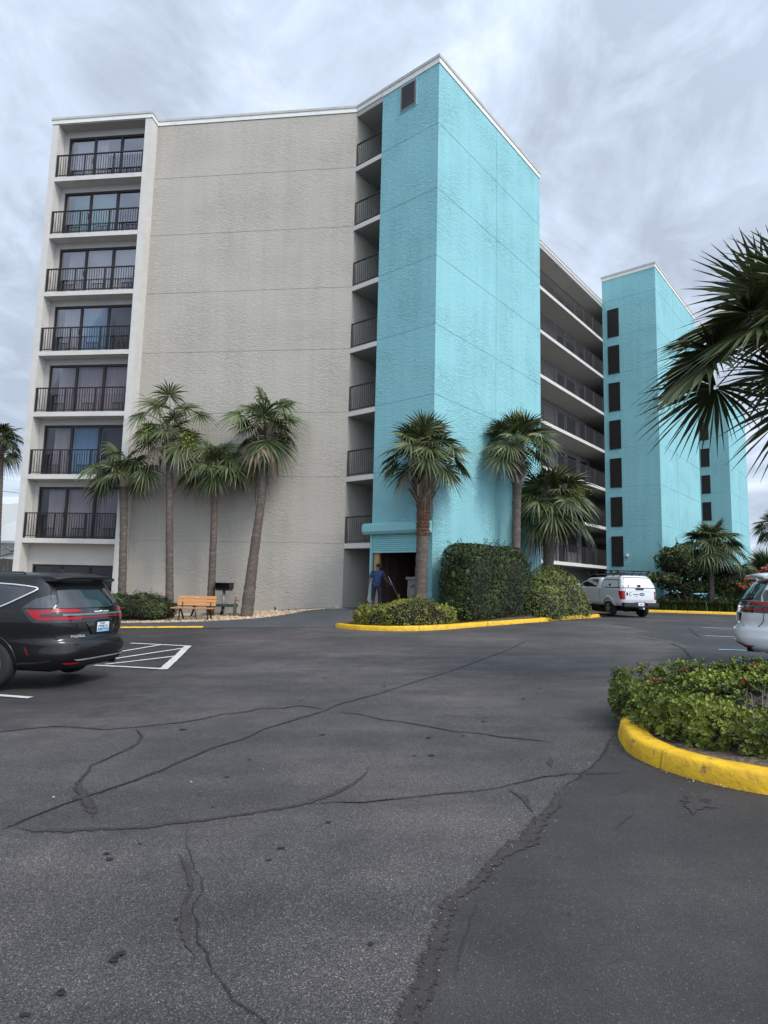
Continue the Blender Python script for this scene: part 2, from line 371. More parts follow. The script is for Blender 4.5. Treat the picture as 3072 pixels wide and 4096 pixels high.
def coping(pts, zb, h1=.19, h2=.11, name='coping'):
    c = MB(); sweep_band(c, pts, -.3, .03, zb, zb+h1); o = c.build(name, M['coping'], BLD, fix=True)
    c = MB(); sweep_band(c, pts, -.3, .055, zb+h1+.002, zb+h1+h2); c.build('coping_cap', M['cream_top'], o, fix=True)
# going left -> right as seen from the camera keeps the outside (camera side) on the right
def xy(p): return (p.x, p.y)
coping([xy(GS(14.1, -9)), xy(GS(14.1, .55)), xy(GS(9.27, .55)), xy(GS(9.27, 0)), xy(V0), xy(UV(0, 2.9))], 20.64)
coping([xy(UV(8.9, 2.89)), xy(UV(0, 2.89)), xy(UV(0, 0)), xy(UV(8.96, 0)), xy(UV(8.96, 2.89))], 20.605, .22, .13)
coping([xy(UV(8.96, 2.7)), xy(UV(24.97, 2.7))], 20.71, .13, .12)
coping([xy(UV(35.94, 2.7)), xy(UV(50, 2.7))], 20.71, .13, .12)
coping([xy(UV(35.9, 2.69)), xy(UV(24.97, 2.69)), xy(UV(24.97, -1.02)), xy(UV(35.94, -1.02)), xy(UV(35.94, 2.69))], 22.4, .22, .14)
coping([xy(UV(59.3, 3)), xy(UV(50, 3)), xy(UV(50, -.65)), xy(UV(59.3, -.65)), xy(UV(59.3, 3))], 19.9, .22, .14)
# balcony stack on the left
bs = MB()
def gbox(mb, s0, s1, o0, o1, z0, z1): mb.box(s0, s1, o0, o1, z0, z1, GS)
bs2 = MB()
gbox(bs2, 13.80, 14.10, .05, .55, -2.2, 20.63); gbox(bs2, 9.273, 9.58, -.04, .548, -2.2, 20.63)
bs2.build('balcony_column', M['cream'], BLD)
gbox(bs, 9.28, 14.10, -9, -1.55, -2.2, 20.62)
gbox(bs, 14.02, 14.098, -1.55, .05, -2.2, 20.62)
gbox(bs, 9.585, 13.80, -1.5, .54, 20.60, 20.628)
for k in range(8):
    zf = Z0-k*FH if k < 7 else -2.2
    top = Z0-(k-1)*FH-.2 if k else 20.60
    hd = zf+2.27 if k < 7 else .5
    gbox(bs, 9.585, 13.797, -.05, .05, hd, top)           # header
    gbox(bs, 13.57, 13.797, -.05, .05, zf, hd-.001); gbox(bs, 9.585, 9.66, -.05, .05, zf, hd-.001)
bs.build('balcony_wall', M['grey_plain'], BLD)
curts = ['curt', 'tint_teal', 'curt', 'tint_blue', 'curt', 'tint_blue', 'curt']
rnd = random.Random(4)
def curtain(s0, s1, z0, z1, off, name, mt, par):
    rows = []; n = int((s1-s0)/.035)
    for z in (z0, (z0+z1)/2, z1):
        rows.append([GS(s0+(s1-s0)*i/n, off+.035*math.sin(i*1.55+.6*math.sin(i*.37))+.012*math.sin(i*.9+z), z) for i in range(n+1)])
    mb = MB(); mb.grid(rows); return mb.build(name, mt, par, smooth=True)
def sliding(k, zf, hd, name):
    fr = MB(); s0, s1 = 9.665, 13.565; w = .055; o0, o1 = -.045, .015
    gbox(fr, s0, s1, o0, o1, hd-.09, hd-.003); gbox(fr, s0, s1, o0, o1, zf+.003, zf+.09)
    edges = [9.665, 10.97, 12.27, 13.565]
    for i, e in enumerate(edges):
        x0 = e-.06 if i else e; x1 = e+.06 if i < 3 else e
        gbox(fr, x0, x1, o0+.003, o1-.003, zf+.09, hd-.09)
    f = fr.build(name, M['iron'], BLD)
    for i in range(3):
        g = MB(); y = -.02 if i % 2 else -.032
        g.add([GS(edges[i]+.05, y, zf+.08), GS(edges[i+1]-.05, y, zf+.08), GS(edges[i+1]-.05, y, hd-.08), GS(edges[i]+.05, y, hd-.08)], [(0, 1, 2, 3)])
        g.build('glass_pane', M['glass'], f)
    if k < 7:
        hb = MB(); gbox(hb, 12.30, 12.34, .016, .05, zf+.95, zf+1.2); hb.build('door_handle', M['iron'], f)
        cm = M[curts[k]]
        if k == 0:
            curtain(12.2, 13.3, zf+.02, hd-.02, -.2, 'curtain', cm, f); curtain(11.75, 12.25, zf+.02, hd-.02, -.22, 'curtain', cm, f)
        elif k == 1:
            curtain(10.97, 13.2, zf+.02, hd-.02, -.2, 'curtain', cm, f)
        elif k in (3, 5):
            curtain(10.97, 12.3, zf+.02, hd-.02, -.2, 'curtain', cm, f); curtain(12.3, 13.2, zf+.02, hd-.02, -.22, 'curtain', M['curt'], f); curtain(9.7, 10.9, zf+.02, hd-.02, -.45, 'curtain', M['dark_wall'], f)
        else: curtain(9.7, 13.25, zf+.02, hd-.02, -.2, 'curtain', cm, f)
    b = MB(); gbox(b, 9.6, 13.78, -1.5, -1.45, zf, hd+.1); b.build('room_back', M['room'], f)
for k in range(7):
    zf = Z0-k*FH
    b = MB(); gbox(b, 9.583, 13.797, .055, .535, zf-.2, zf); gbox(b, 9.6, 13.79, -1.5, .052, zf-.2, zf-.004)
    bo = b.build('balcony_floor', M['cream'], BLD)
    r = MB(); railing(r, lambda t, z: GS(t, .50, z), 9.6, 13.78, zf, [9.64, 11.0, 12.4, 13.74]); r.build('balcony_railing', M['iron'], bo)
    # furniture rail behind the railing: a low table edge seen through the bars
    sliding(k, zf, zf+2.27, 'sliding_door')
    # balcony chairs
    for s in (10.1, 11.5, 12.9):
        fz = MB()
        gbox(fz, s-.26, s+.26, .22, .24, zf+.44, zf+.47)
        for i in range(7): gbox(fz, s-.25+i*.08, s-.236+i*.08, .225, .245, zf+.05, zf+.44)
        fz.build('balcony_chair', M['iron'], bo)
sliding(7, -1.7, .5, 'ground_floor_window')
# louvred windows
def louvre(u, v0, v1, z0, z1, name='louvred_window', slats=13):
    f = MB()
    for a in ((v0, v0+.07, z0, z1), (v1-.07, v1, z0, z1)): f.box(u-.05, u-.001, *a, fn=UV)
    f.box(u-.05, u-.001, v0+.07, v1-.07, z0, z0+.07, UV); f.box(u-.05, u-.001, v0+.07, v1-.07, z1-.07, z1, UV)
    f.box(u-.012, u-.002, v0+.07, v1-.07, z0+.07, z1-.07, UV, mi=1)  # black sheet paints the unlit depth behind the slats
    fo_ = f.build(name, [M['louver'], M['recess']], BLD)
    s = MB(); h = (z1-z0-.14)/slats
    for i in range(slats):
        z = z0+.07+h*(i+.5)
        p = [UV(u-.014, v0+.07, z+h*.42), UV(u-.014, v1-.07, z+h*.42), UV(u-.046, v1-.07, z-h*.28), UV(u-.046, v0+.07, z-h*.28)]
        q = [x-Vector((0, 0, .012)) for x in p]; s.hexa(q+p)
    s.build('slats', M['louver'], fo_)
for k in range(7):
    zf = Z0-k*FH; louvre(24.97, 1.52, 2.32, zf-.01, zf+2.06)
    if k: louvre(50, 1.12, 1.92, zf+.0, zf+1.85, slats=9)
_l, _r = M['louver'], M['recess']; M['louver'] = mat('grey vent metal', (.15, .15, .155), .5, metal=.3); M['recess'] = mat('vent back', (.04, .04, .045), .9)
louvre(0, 1.11, 1.90, 19.37, 20.49, 'vent_grille', 12); M['louver'], M['recess'] = _l, _r
fr = MB()
for a in ((1.06, 1.11, 19.32, 20.54), (1.90, 1.95, 19.32, 20.54), (1.11, 1.90, 19.32, 19.37), (1.11, 1.90, 20.49, 20.54)): fr.box(-.03, .0, a[0], a[1], a[2], a[3], UV)
fr.build('vent_trim', M['turq_paint'], BLD)
# roller shutter
sh = MB(); zb, zt = 1.25, 1.95; n = 9; rows = []
for i in range(n*4+1):
    z = zb+(zt-zb)*i/(n*4); ph = (i % 4)/4; d = .034*math.sin(ph*math.pi)
    rows.append([UV(-.03-d, .44, z), UV(-.03-d, 2.80, z)])
sh.grid(rows); shu = sh.build('roller_shutter', M['turq_paint'], BLD)
hs = MB(); prof = [(-.002, 1.90), (-.26, 1.90), (-.34, 2.0), (-.34, 2.24), (-.22, 2.33), (-.002, 2.33)]
v_ = [UV(u, v, z) for v in (.02, 3.12) for u, z in prof]; nn = len(prof)
hs.add(v_, [tuple(range(nn)), tuple(range(2*nn-1, nn-1, -1))]+[(i, (i+1) % nn, (i+1) % nn+nn, i+nn) for i in range(nn)]); hs.build('shutter_housing', M['turq_paint'], shu, fix=True)
for v in (.36, 2.80):
    g = MB(); g.box(-.09, -.003, v, v+.09, -1.1, 1.898, UV); g.build('guide_rail', M['turq_paint'], shu)
b = MB(); b.box(-.055, -.02, .45, 2.79, 1.19, 1.255, UV); b.build('bottom_bar', M['turq_paint'], shu)
b = MB(); b.box(.05, .17, 2.55, 2.80, -1.0, 1.88, UV); b.build('door_post', M['wood_post'], BLD)
# pipes inside the bin room
b = MB(); b.tube([UV(3.3, 1.6, .6), UV(2.9, 1.75, .6), UV(2.85, 2.1, .62), UV(3.35, 2.1, .62)], .03); b.tube([UV(3.36, 2.3, -.9), UV(3.36, 2.3, 1.8)], .025); b.build('bin_room_pipe', M['iron'], BLD)
# wall lamp on the middle tower
b = MB(); b.tube([UV(24.96, 1.25, 2.28), UV(24.80, 1.25, 2.28)], .09, 10); b.tube([UV(24.86, 1.25, 2.3), UV(24.84, 1.25, 2.42)], [.12, .07], 10); b.build('wall_lamp', M['cream'], BLD)
# ------------------------------------------------------------ waste chute bin inside the room
t = thing('metal_bin', 'dull grey steel waste bin with gusset plates standing inside the shutter doorway', 'bin', UV(.9, 1.15, -.97))
t.rotation_euler = (0, 0, THR)
def LB(name, mt, *boxes, par=t, bevel=0):
    m_ = MB()
    for bx in boxes: m_.box(*bx)
    return m_.build(name, mt, par, bevel=bevel)
# local x = into the building (u), y = left (v)
LB('body', M['steel'], (0, 1.3, -.75, .62, .12, 1.15), (.02, 1.28, -.70, .58, .0, .12), bevel=.01)
LB('lid', M['steel'], (-.06, 1.36, -.80, .68, 1.15, 1.27), bevel=.02)
LB('lip', M['steel'], (-.18, -.002, -.60, .50, .52, .86), bevel=.01)
gs_ = MB()
for y in (-.5, -.2, .1, .4):
    gs_.add([(-.002, y-.09, 1.05), (-.16, y, .86), (-.002, y+.09, .86), (-.002, y-.09, .86)], [(0, 1, 2), (0, 3, 1), (3, 2, 1)])
gs_.build('gusset', M['steel'], t)
# ------------------------------------------------------------ ground
def polyd(px, pts):
    """signed distance (positive on the right-hand side) of a point to a polyline"""
    best = 1e9; sg = 1
    for a, b in zip(pts, pts[1:]):
        d = b-a; t = max(0, min(1, (px-a).dot(d)/d.length_squared)); q = a+d*t; e = (px-q).length
        if e < best: best = e; sg = 1 if d.x*(px-a).y-d.y*(px-a).x < 0 else -1
    return best*sg
def G2(X, Y): p = gp(X, Y); return Vector((p.x, p.y))
SEAL = [Vector((-1.2, -3))]+[G2(*q) for q in ((880, 2212), (915, 2124), (945, 2049), (960, 1979), (1025, 1914), (1080, 1849), (1155, 1789), (1207, 1709), (1285, 1649), (1325, 1590), (1400, 1470), (1470, 1400))]+[Vector((9, 24))]
LSEAL = [G2(-300, 1640), G2(0, 1600), G2(330, 1560), G2(420, 1480), G2(470, 1420), G2(480, 1365)]
def axis(segs):
    o = []
    for a, b, st in segs: o += list(np.arange(a, b, st))
    return o+[segs[-1][1]]
def groundmesh():
    xs = axis([(-1500, -100, 200), (-100, -30, 10), (-30, -14, 1), (-14, 5, .16), (5, 30, 1), (30, 100, 10), (100, 1500, 200)])
    ys = axis([(-60, -4, 8), (-4, .6, .5), (.6, 28, .16), (28, 60, 2), (60, 160, 20), (160, 2600, 240)])
    me = bpy.data.meshes.new('parking_lot'); nx = len(xs)
    vs = [(x, y, ground(x, y)) for y in ys for x in xs]
    fs = [(j*nx+i, j*nx+i+1, (j+1)*nx+i+1, (j+1)*nx+i) for j in range(len(ys)-1) for i in range(nx-1)]
    me.from_pydata(vs, [], fs)
    at_ = []
    for y in ys:
        for x in xs:
            if -14 < x < 12 and -4 < y < 26:
                p = Vector((x, y)); a = max(0, min(1, polyd(p, SEAL)/.12*.5+.5)); b_ = max(0, min(1, -polyd(p, LSEAL)/2.2*.5+.5))
                at_.append(max(a, .85*b_))
            else: at_.append(.5 if y < 60 else 1)
    a = me.attributes.new('sealed', 'FLOAT', 'POINT'); a.data.foreach_set('value', at_)
    me.polygons.foreach_set('use_smooth', [True]*len(me.polygons))
    m = bpy.data.materials.new('asphalt'); m.use_nodes = True; nt = m.node_tree; N = nt.nodes; L = nt.links; b = N['Principled BSDF']
    tc = N.new('ShaderNodeTexCoord')
    def noise(s, d=4, r=.55, st=(1, 1, 1)):
        mp = N.new('ShaderNodeMapping'); mp.inputs['Scale'].default_value = st; L.new(tc.outputs['Object'], mp.inputs[0])
        n = N.new('ShaderNodeTexNoise'); n.inputs['Scale'].default_value = s; n.inputs['Detail'].default_value = d; n.inputs['Roughness'].default_value = r; L.new(mp.outputs[0], n.inputs['Vector']); return n.outputs['Fac']
    def ramp(f, pts):
        r = N.new('ShaderNodeValToRGB'); L.new(f, r.inputs[0]); e = r.color_ramp.elements; e[0].position, e[1].position = pts[0][0], pts[-1][0]; e[0].color = (*pts[0][1], 1); e[1].color = (*pts[-1][1], 1)
        for p, c in pts[1:-1]: q = e.new(p); q.color = (*c, 1)
        return r.outputs[0]
    def mix(f, A, B, bt='MIX'):
        x = N.new('ShaderNodeMix'); x.data_type = 'RGBA'; x.blend_type = bt
        if isinstance(f, float): x.inputs['Factor'].default_value = f
        else: L.new(f, x.inputs['Factor'])
        for k, v in (('A', A), ('B', B)):
            if isinstance(v, tuple): x.inputs[k].default_value = (*v, 1)
            else: L.new(v, x.inputs[k])
        return x.outputs['Result']
    vo = N.new('ShaderNodeTexVoronoi'); vo.inputs['Scale'].default_value = 200; L.new(tc.outputs['Object'], vo.inputs['Vector'])
    vs2 = N.new('ShaderNodeSeparateXYZ'); L.new(vo.outputs['Color'], vs2.inputs[0])
    worn = ramp(vs2.outputs[0], [(0, (.023, .022, .0235)), (.45, (.050, .0475, .0495)), (.78, (.078, .074, .075)), (.94, (.105, .100, .098)), (1, (.23, .215, .20))])
    sealc = ramp(vs2.outputs[1], [(0, (.026, .0245, .026)), (.8, (.041, .039, .040)), (.98, (.055, .052, .052)), (1, (.13, .125, .12))])
    big = ramp(noise(.33, 6, .6), [(.33, (.70, .70, .72)), (.5, (1.04, 1.02, 1.0)), (.68, (1.62, 1.53, 1.44))])
    fine = ramp(noise(2.2, 6, .65), [(.3, (.84, .84, .85)), (.7, (1.16, 1.15, 1.14))])
    streak = ramp(noise(.8, 5, .6, (.35, 2.2, 1)), [(.35, (.86, .86, .87)), (.65, (1.14, 1.13, 1.12))])
    at2 = N.new('ShaderNodeAttribute'); at2.attribute_name = 'sealed'
    ma = N.new('ShaderNodeMath'); ma.operation = 'MULTIPLY_ADD'; L.new(noise(5, 5), ma.inputs[0]); ma.inputs[1].default_value = .5; L.new(at2.outputs['Fac'], ma.inputs[2])
    edge = ramp(ma.outputs[0], [(.62, (0, 0, 0)), (.88, (1, 1, 1))])
    c = mix(edge, worn, sealc); c = mix(1.0, c, big, 'MULTIPLY'); c = mix(1.0, c, fine, 'MULTIPLY'); c = mix(1.0, c, streak, 'MULTIPLY')
    L.new(c, b.inputs['Base Color'])
    rr = N.new('ShaderNodeMapRange'); L.new(edge, rr.inputs['Value']); rr.inputs['To Min'].default_value = .82; rr.inputs['To Max'].default_value = .62; L.new(rr.outputs[0], b.inputs['Roughness'])
    b.inputs['Specular IOR Level'].default_value = .35
    bp = N.new('ShaderNodeBump'); bp.inputs['Strength'].default_value = .5; bp.inputs['Distance'].default_value = .006; L.new(vo.outputs['Distance'], bp.inputs['Height'])
    bp2 = N.new('ShaderNodeBump'); bp2.inputs['Strength'].default_value = .4; bp2.inputs['Distance'].default_value = .02; L.new(noise(9, 4), bp2.inputs['Height']); L.new(bp.outputs[0], bp2.inputs['Normal'])
    L.new(bp2.outputs[0], b.inputs['Normal'])
    me.materials.append(m); o = bpy.data.objects.new('parking_lot', me); COL.objects.link(o); struct(o)
groundmesh()
def ragmat(name, c1, c2, rough=.85, nscale=22):
    m = mat(name, c1, rough, bump=(90, .5, .004), var=(9, c2, .35, .7), var2=(150, tuple(x*2.2+.01 for x in c2), .60, .72)); nt = m.node_tree; N = nt.nodes; L = nt.links; b = N['Principled BSDF']
    tc = N.new('ShaderNodeTexCoord'); n = N.new('ShaderNodeTexNoise'); n.inputs['Scale'].default_value = nscale; n.inputs['Detail'].default_value = 7; n.inputs['Roughness'].default_value = .7; L.new(tc.outputs['Object'], n.inputs['Vector'])
    a = N.new('ShaderNodeAttribute'); a.attribute_name = 'rnd'; ad = N.new('ShaderNodeMath'); ad.operation = 'ADD'; L.new(n.outputs['Fac'], ad.inputs[0]); L.new(a.outputs['Fac'], ad.inputs[1])
    r = N.new('ShaderNodeMapRange'); r.inputs['From Min'].default_value = .72; r.inputs['From Max'].default_value = .82; L.new(ad.outputs[0], r.inputs['Value']); L.new(r.outputs[0], b.inputs['Alpha']); return m
M['crack'] = mat('open crack', (.012, .012, .013), .95)
M['tar'] = ragmat('brown-black tar sealer', (.026, .022, .021), (.040, .034, .032))
M['crack2'] = ragmat('broken open crack', (.010, .010, .011), (.014, .013, .013), nscale=40)
M['tar2'] = mat('dark driveway asphalt', (.052, .056, .064), .75, bump=(70, .4, .004), var=(.9, (.075, .078, .085), .35, .7), var2=(6, (.05, .052, .058), .45, .8))
M['white_line'] = mat('worn white road paint', (.55, .55, .54), .7, bump=(40, .3, .003), var=(14, (.24, .24, .24), .5, .75), var2=(60, (.10, .10, .10), .6, .72))
M['blue_line'] = mat('blue road paint', (.16, .33, .46), .7, bump=(40, .3, .003), var=(9, (.30, .42, .50), .45, .7))
rs = random.Random(11)
def resample(pts, st):
    out = [pts[0].copy()]
    for a, b in zip(pts, pts[1:]):
        n = max(1, int((b-a).length/st))
        for i in range(1, n+1): out.append(a.lerp(b, i/n))
    return out
def wander(n, amp, k=.86):
    v = 0; o = []
    for _ in range(n): v = v*k+rs.uniform(-1, 1)*amp; o.append(v)
    return o
def ribbon(name, px, width, mt, jit=.012, lift=.004, st=.05, world_pts=None, lab=None, taper=True, ragged=.35):
    P = world_pts or [G2(*q) for q in px]
    wd = width if isinstance(width, (list, tuple)) else [width]*len(P)
    L_ = [0]
    for a, b in zip(P, P[1:]): L_.append(L_[-1]+(b-a).length)
    Q = resample(P, st); n = len(Q); s = [0]
    for a, b in zip(Q, Q[1:]): s.append(s[-1]+(b-a).length)
    W = np.interp(s, L_, wd); j = wander(n, jit); ja = wander(n, ragged, .7); jb = wander(n, ragged, .7); rows = []
    for i, q in enumerate(Q):
        d = (Q[min(i+1, n-1)]-Q[max(i-1, 0)]).normalized(); nn = Vector((-d.y, d.x)); c = q+nn*j[i]
        e = min(1, (i+.3)/6, (n-i-.7)/6) if taper else 1
        a = c+nn*W[i]/2*max(.15, 1+ja[i])*e; b = c-nn*W[i]/2*max(.15, 1+jb[i])*e
        rows.append([(p.x, p.y, ground(p.x, p.y)+lift) for p in (a, a.lerp(b, .25), a.lerp(b, .5), a.lerp(b, .75), b)])
    mb = MB(); mb.grid(rows, c=[v for _ in rows for v in (.0, .27, .44, .27, .0)]); o = mb.build(name, mt); struct(o); return o
CR = [
 ([(0, 1794), (35, 1781), (90, 1756), (165, 1729), (225, 1709), (280, 1691), (350, 1664), (415, 1636), (465, 1614), (530, 1596), (570, 1576), (640, 1554), (700, 1536), (725, 1524), (780, 1509), (830, 1496), (880, 1479), (955, 1456), (1020, 1434), (1070, 1414), (1100, 1404), (1135, 1385)], .022, .05),
 ([(-200, 1590), (0, 1582), (55, 1576), (115, 1570), (165, 1572), (225, 1577), (280, 1573), (325, 1568), (380, 1563), (430, 1555), (480, 1543), (530, 1539), (565, 1531), (610, 1531), (645, 1525), (690, 1531), (705, 1535)], .022, .03),
 ([(640, 1521), (672, 1501)], .012, 0), 
 ([(725, 1538), (780, 1544), (830, 1556), (860, 1559), (930, 1571), (980, 1581), (1030, 1584), (1080, 1593), (1140, 1598), (1207, 1604)], .018, .03),
 ([(295, 1573), (305, 1591), (300, 1606), (275, 1621), (240, 1636), (200, 1654), (185, 1676), (172, 1694), (170, 1709), (180, 1724)], .014, .05),
 ([(665, 1738), (725, 1734), (780, 1735), (830, 1730), (880, 1724), (960, 1715), (1030, 1710), (1080, 1701), (1130, 1689), (1175, 1678), (1230, 1673), (1305, 1672), (1370, 1667)], .012, .03),
 ([(400, 1794), (400, 1829), (410, 1849), (418, 1874), (430, 1899), (428, 1924), (412, 1954), (408, 1979), (422, 2004), (425, 2039), (440, 2064), (450, 2104), (475, 2129), (500, 2164), (530, 2189), (565, 2212), (600, 2300)], .006, 0),
 ([(1207, 1709), (1230, 1690), (1255, 1679), (1285, 1649), (1300, 1634), (1317, 1604), (1322, 1586)], .014, 0),
 ([(970, 1458), (1055, 1466), (1180, 1471), (1270, 1467), (1350, 1458), (1395, 1459), (1520, 1462)], .018, 0),
 ([(1355, 1456), (1335, 1443)], .03, 0),
 ([(1488, 1357), (1498, 1366), (1512, 1377)], .06, 0),
 ([(1451, 1390), (1477, 1402), (1488, 1417), (1495, 1422), (1458, 1425), (1469, 1431), (1493, 1441), (1480, 1444), (1482, 1454)], .05, 0),
 ([(1370, 1377), (1400, 1381), (1427, 1384)], .06, 0),
 ([(1475, 1389), (1520, 1388), (1560, 1387)], .03, 0),
 ([(1320, 1800), (1345, 1780), (1365, 1765), (1368, 1740)], .006, 0),
 ([(980, 2130), (995, 2090), (1015, 2030), (1030, 1975), (1042, 1930)], .004, 0),
 ([(1540, 1755), (1590, 1770), (1640, 1790)], .006, 0),
 ([(1460, 1770), (1490, 1758), (1505, 1757)], .008, 0),
 ([(1290, 1725), (1340, 1715), (1375, 1700)], .006, 0),
]
for px, wd, tw in CR:
    if tw: ribbon('tar_band', px, tw*1.1, M['tar'], jit=.008, lift=.004, ragged=.3)
    ribbon('asphalt_crack', px, wd*1.7, M['crack2'], jit=.008, lift=.008, st=.04, ragged=.35)
for px, wd in [
 ([(30, 1789), (75, 1796), (150, 1795), (225, 1791), (300, 1788), (380, 1779), (450, 1771), (525, 1760), (600, 1749), (665, 1736), (725, 1714), (770, 1691), (795, 1669), (798, 1656)], [.03, .07, .08, .07, .06, .07, .07, .06, .07, .07, .07, .05, .03, .01]),
 ([(160, 1690), (175, 1712), (188, 1735), (197, 1754), (203, 1772)], [.05, .12, .12, .08, .02]),
 ([(385, 1844), (400, 1870), (412, 1900), (414, 1925), (400, 1960), (398, 2000), (405, 2040), (420, 2075)], [.02, .05, .045, .03, .04, .05, .05, .01]),
 ([(1207, 1700), (1197, 1739), (1175, 1764), (1155, 1789), (1120, 1822), (1080, 1849), (1050, 1879), (1025, 1914), (980, 1949), (960, 1979), (950, 2019), (945, 2049), (925, 2089), (915, 2124), (895, 2164), (872, 2230), (830, 2380)], [.03, .10, .14, .16, .19, .11, .10, .10, .10, .11, .10, .11, .10, .10, .11, .11, .12]),
 ([(1095, 1704), (1130, 1724), (1155, 1758)], [.02, .09, .05]),
 ([(1190, 1634), (1190, 1647), (1192, 1661)], [.02, .07, .03]),
 ([(1490, 1710), (1500, 1722), (1508, 1735), (1500, 1750), (1495, 1762)], [.10, .24, .30, .14, .05])]:
    ribbon('tar_band', px, [q*1.25 for q in wd], M['tar'], jit=.004, lift=.006, ragged=.2, st=.03)
# dark drips
sp = MB()
for X, Y, r in [(231, 1846, .03), (238, 1858, .035), (302, 1825, .02), (608, 1834, .035), (581, 1860, .03), (709, 1778, .03), (395, 1577, .07), (262, 2063, .035), (245, 2078, .03), (250, 2072, .025), (130, 2149, .03), (130, 2144, .02), (55, 2197, .03), (381, 1988, .02), (830, 1483, .05), (703, 1465, .06), (800, 2042, .02), (1230, 1977, .012), (1163, 1488, .05), (1160, 1497, .03), (1210, 1855, .012), (1130, 1510, .05), (1045, 1560, .05), (925, 1595, .05), (932, 1633, .05), (895, 1634, .03), (1000, 1590, .03), (695, 1588, .05), (460, 1745, .02), (430, 1719, .02), (489, 1680, .03), (539, 1642, .03)]:
    p = G2(X, Y); n = 9; r *= .75; vs = [(p.x+r*math.cos(a)*rs.uniform(.6, 1.2), p.y+r*math.sin(a)*rs.uniform(.4, .9)) for a in [2*math.pi*i/n for i in range(n)]]
    sp.add([(x, y, ground(x, y)+.009) for x, y in vs], [tuple(range(n))])
o = sp.build('asphalt_drips', M['crack']); struct(o)
# paint
def paint(name, a, b, wd, mt): ribbon(name, [a, b], wd, mt, jit=.004, lift=.012, st=.08, taper=False, ragged=.06)
for a, b, wd in [((282, 1390), (412, 1396.5), .11), ((407, 1396), (352, 1447), .16), ((357, 1446), (205, 1438), .11), ((228, 1436), (388, 1417), .11), ((232, 1426), (402, 1400), .11), ((262, 1408), (345, 1394), .11)]:
    paint('parking_line', a, b, wd, M['white_line'])
paint('parking_line', (-160, 1492), (66, 1508.5), .12, M['white_line'])
paint('parking_line', (1517, 1356), (1700, 1362), .10, M['white_line']); paint('parking_line', (1523, 1374), (1700, 1379), .10, M['white_line'])
paint('parking_line', (1552, 1404), (1760, 1413), .14, M['blue_line'])
ribbon('accessible_bay_mark', [(1590, 1427), (1610, 1425), (1640, 1424), (1700, 1427), (1700, 1440), (1650, 1436), (1622, 1434), (1600, 1430), (1590, 1427)], .13, M['blue_line'], jit=.006, lift=.012, taper=False, ragged=.15)
# the smooth driveway apron and its gutter line
AP = [(-18, 21.62), (-6, 21.55), (-1.75, 21.52), (.6, 21.2), (1.9, 21.6), (1.9, 25.4), (-1.6, 25.6)]
GE = [(-1.3, 24.9), (-1.8, 24.55), (-2.6, 24.15), (-3.6, 23.7), (-5, 23.3), (-6.5, 23.05), (-9, 22.95), (-18, 22.9)]
dr = MB(); xs = np.arange(-18, 2.01, .2); rows = []
for t in np.linspace(0, 1, 26):
    r = []
    for x in xs:
        y0 = np.interp(x, [-18, -6, -1.75, .6, 2], [21.62, 21.55, 21.52, 21.2, 21.6]); y1 = np.interp(x, [-18, -9, -6.5, -5, -3.6, -2.6, -1.8, -1.3, -.6, 2], [22.9, 22.95, 23.05, 23.3, 23.7, 24.15, 24.75, 26.2, 27.2, 27.2])
        y = y0+(y1-y0)*t; r.append((x, y, ground(x, y)+.016*min(1, t*10)+.003))
    rows.append(r)
dr.grid(rows); o = dr.build('driveway', M['tar2'], smooth=True); struct(o)
ribbon('gutter_line', None, .05, M['crack'], lift=.02, world_pts=[Vector((-18, 21.57)), Vector((-6, 21.50)), Vector((-1.9, 21.46))], st=.2, jit=.006)
# gravel bed
M['gravel'] = mat('tan gravel', (.36, .27, .17), .9, bump=(22, .9, .04), var=(16, (.52, .42, .30), .4, .65), var2=(3, (.24, .17, .11), .5, .75))
gv = MB(); xs = np.arange(-18, -1.5, .2); rows = []
for t in np.linspace(0, 1, 14):
    r = []
    for x in xs:
        y0 = np.interp(x, [-18, -9, -6.5, -5, -3.6, -2.6, -1.8, -1.5], [22.9, 22.95, 23.05, 23.3, 23.7, 24.15, 24.7, 25.0]); y1 = 25.33+(-1.65-x)*.1247 if x > -10.9 else 26.6
        y = y0+(y1-y0)*t; r.append((x, y, ground(x, y)+.03+.012*math.sin(x*3+y*5)+(.0 if t else -.05)))
    rows.append(r)
gv.grid(rows); o = gv.build('gravel_bed', M['gravel'], smooth=True); struct(o)
pb = MB(); rg = random.Random(5)
M['pebble'] = mat('tan pebbles', (.4, .3, .2), .85, rnd=[(.22, .15, .09), (.42, .30, .18), (.58, .44, .28), (.66, .58, .46)])
for i in range(4200):
    x = rg.uniform(-12, -1.6); y0 = np.interp(x, [-18, -9, -6.5, -5, -3.6, -2.6, -1.8, -1.5], [22.9, 22.95, 23.05, 23.3, 23.7, 24.15, 24.7, 25.0]); y1 = 25.25+(-1.65-x)*.1247
    y = y0+(y1-y0)*rg.random()**1.3; r = rg.uniform(.015, .045); z = ground(x, y)+.035
    a = rg.uniform(0, 3); vs = [(x+r*math.cos(a+k*1.57), y+r*math.sin(a+k*1.57)*.8, z) for k in range(4)]+[(x, y, z+r*.9)]
    pb.add(vs, [(0, 1, 4), (1, 2, 4), (2, 3, 4), (3, 0, 4)], c=rg.random())
o = pb.build('gravel', M['pebble']); tag(o, 'loose tan gravel spread along the foot of the beige wall', 'gravel', kind='stuff')
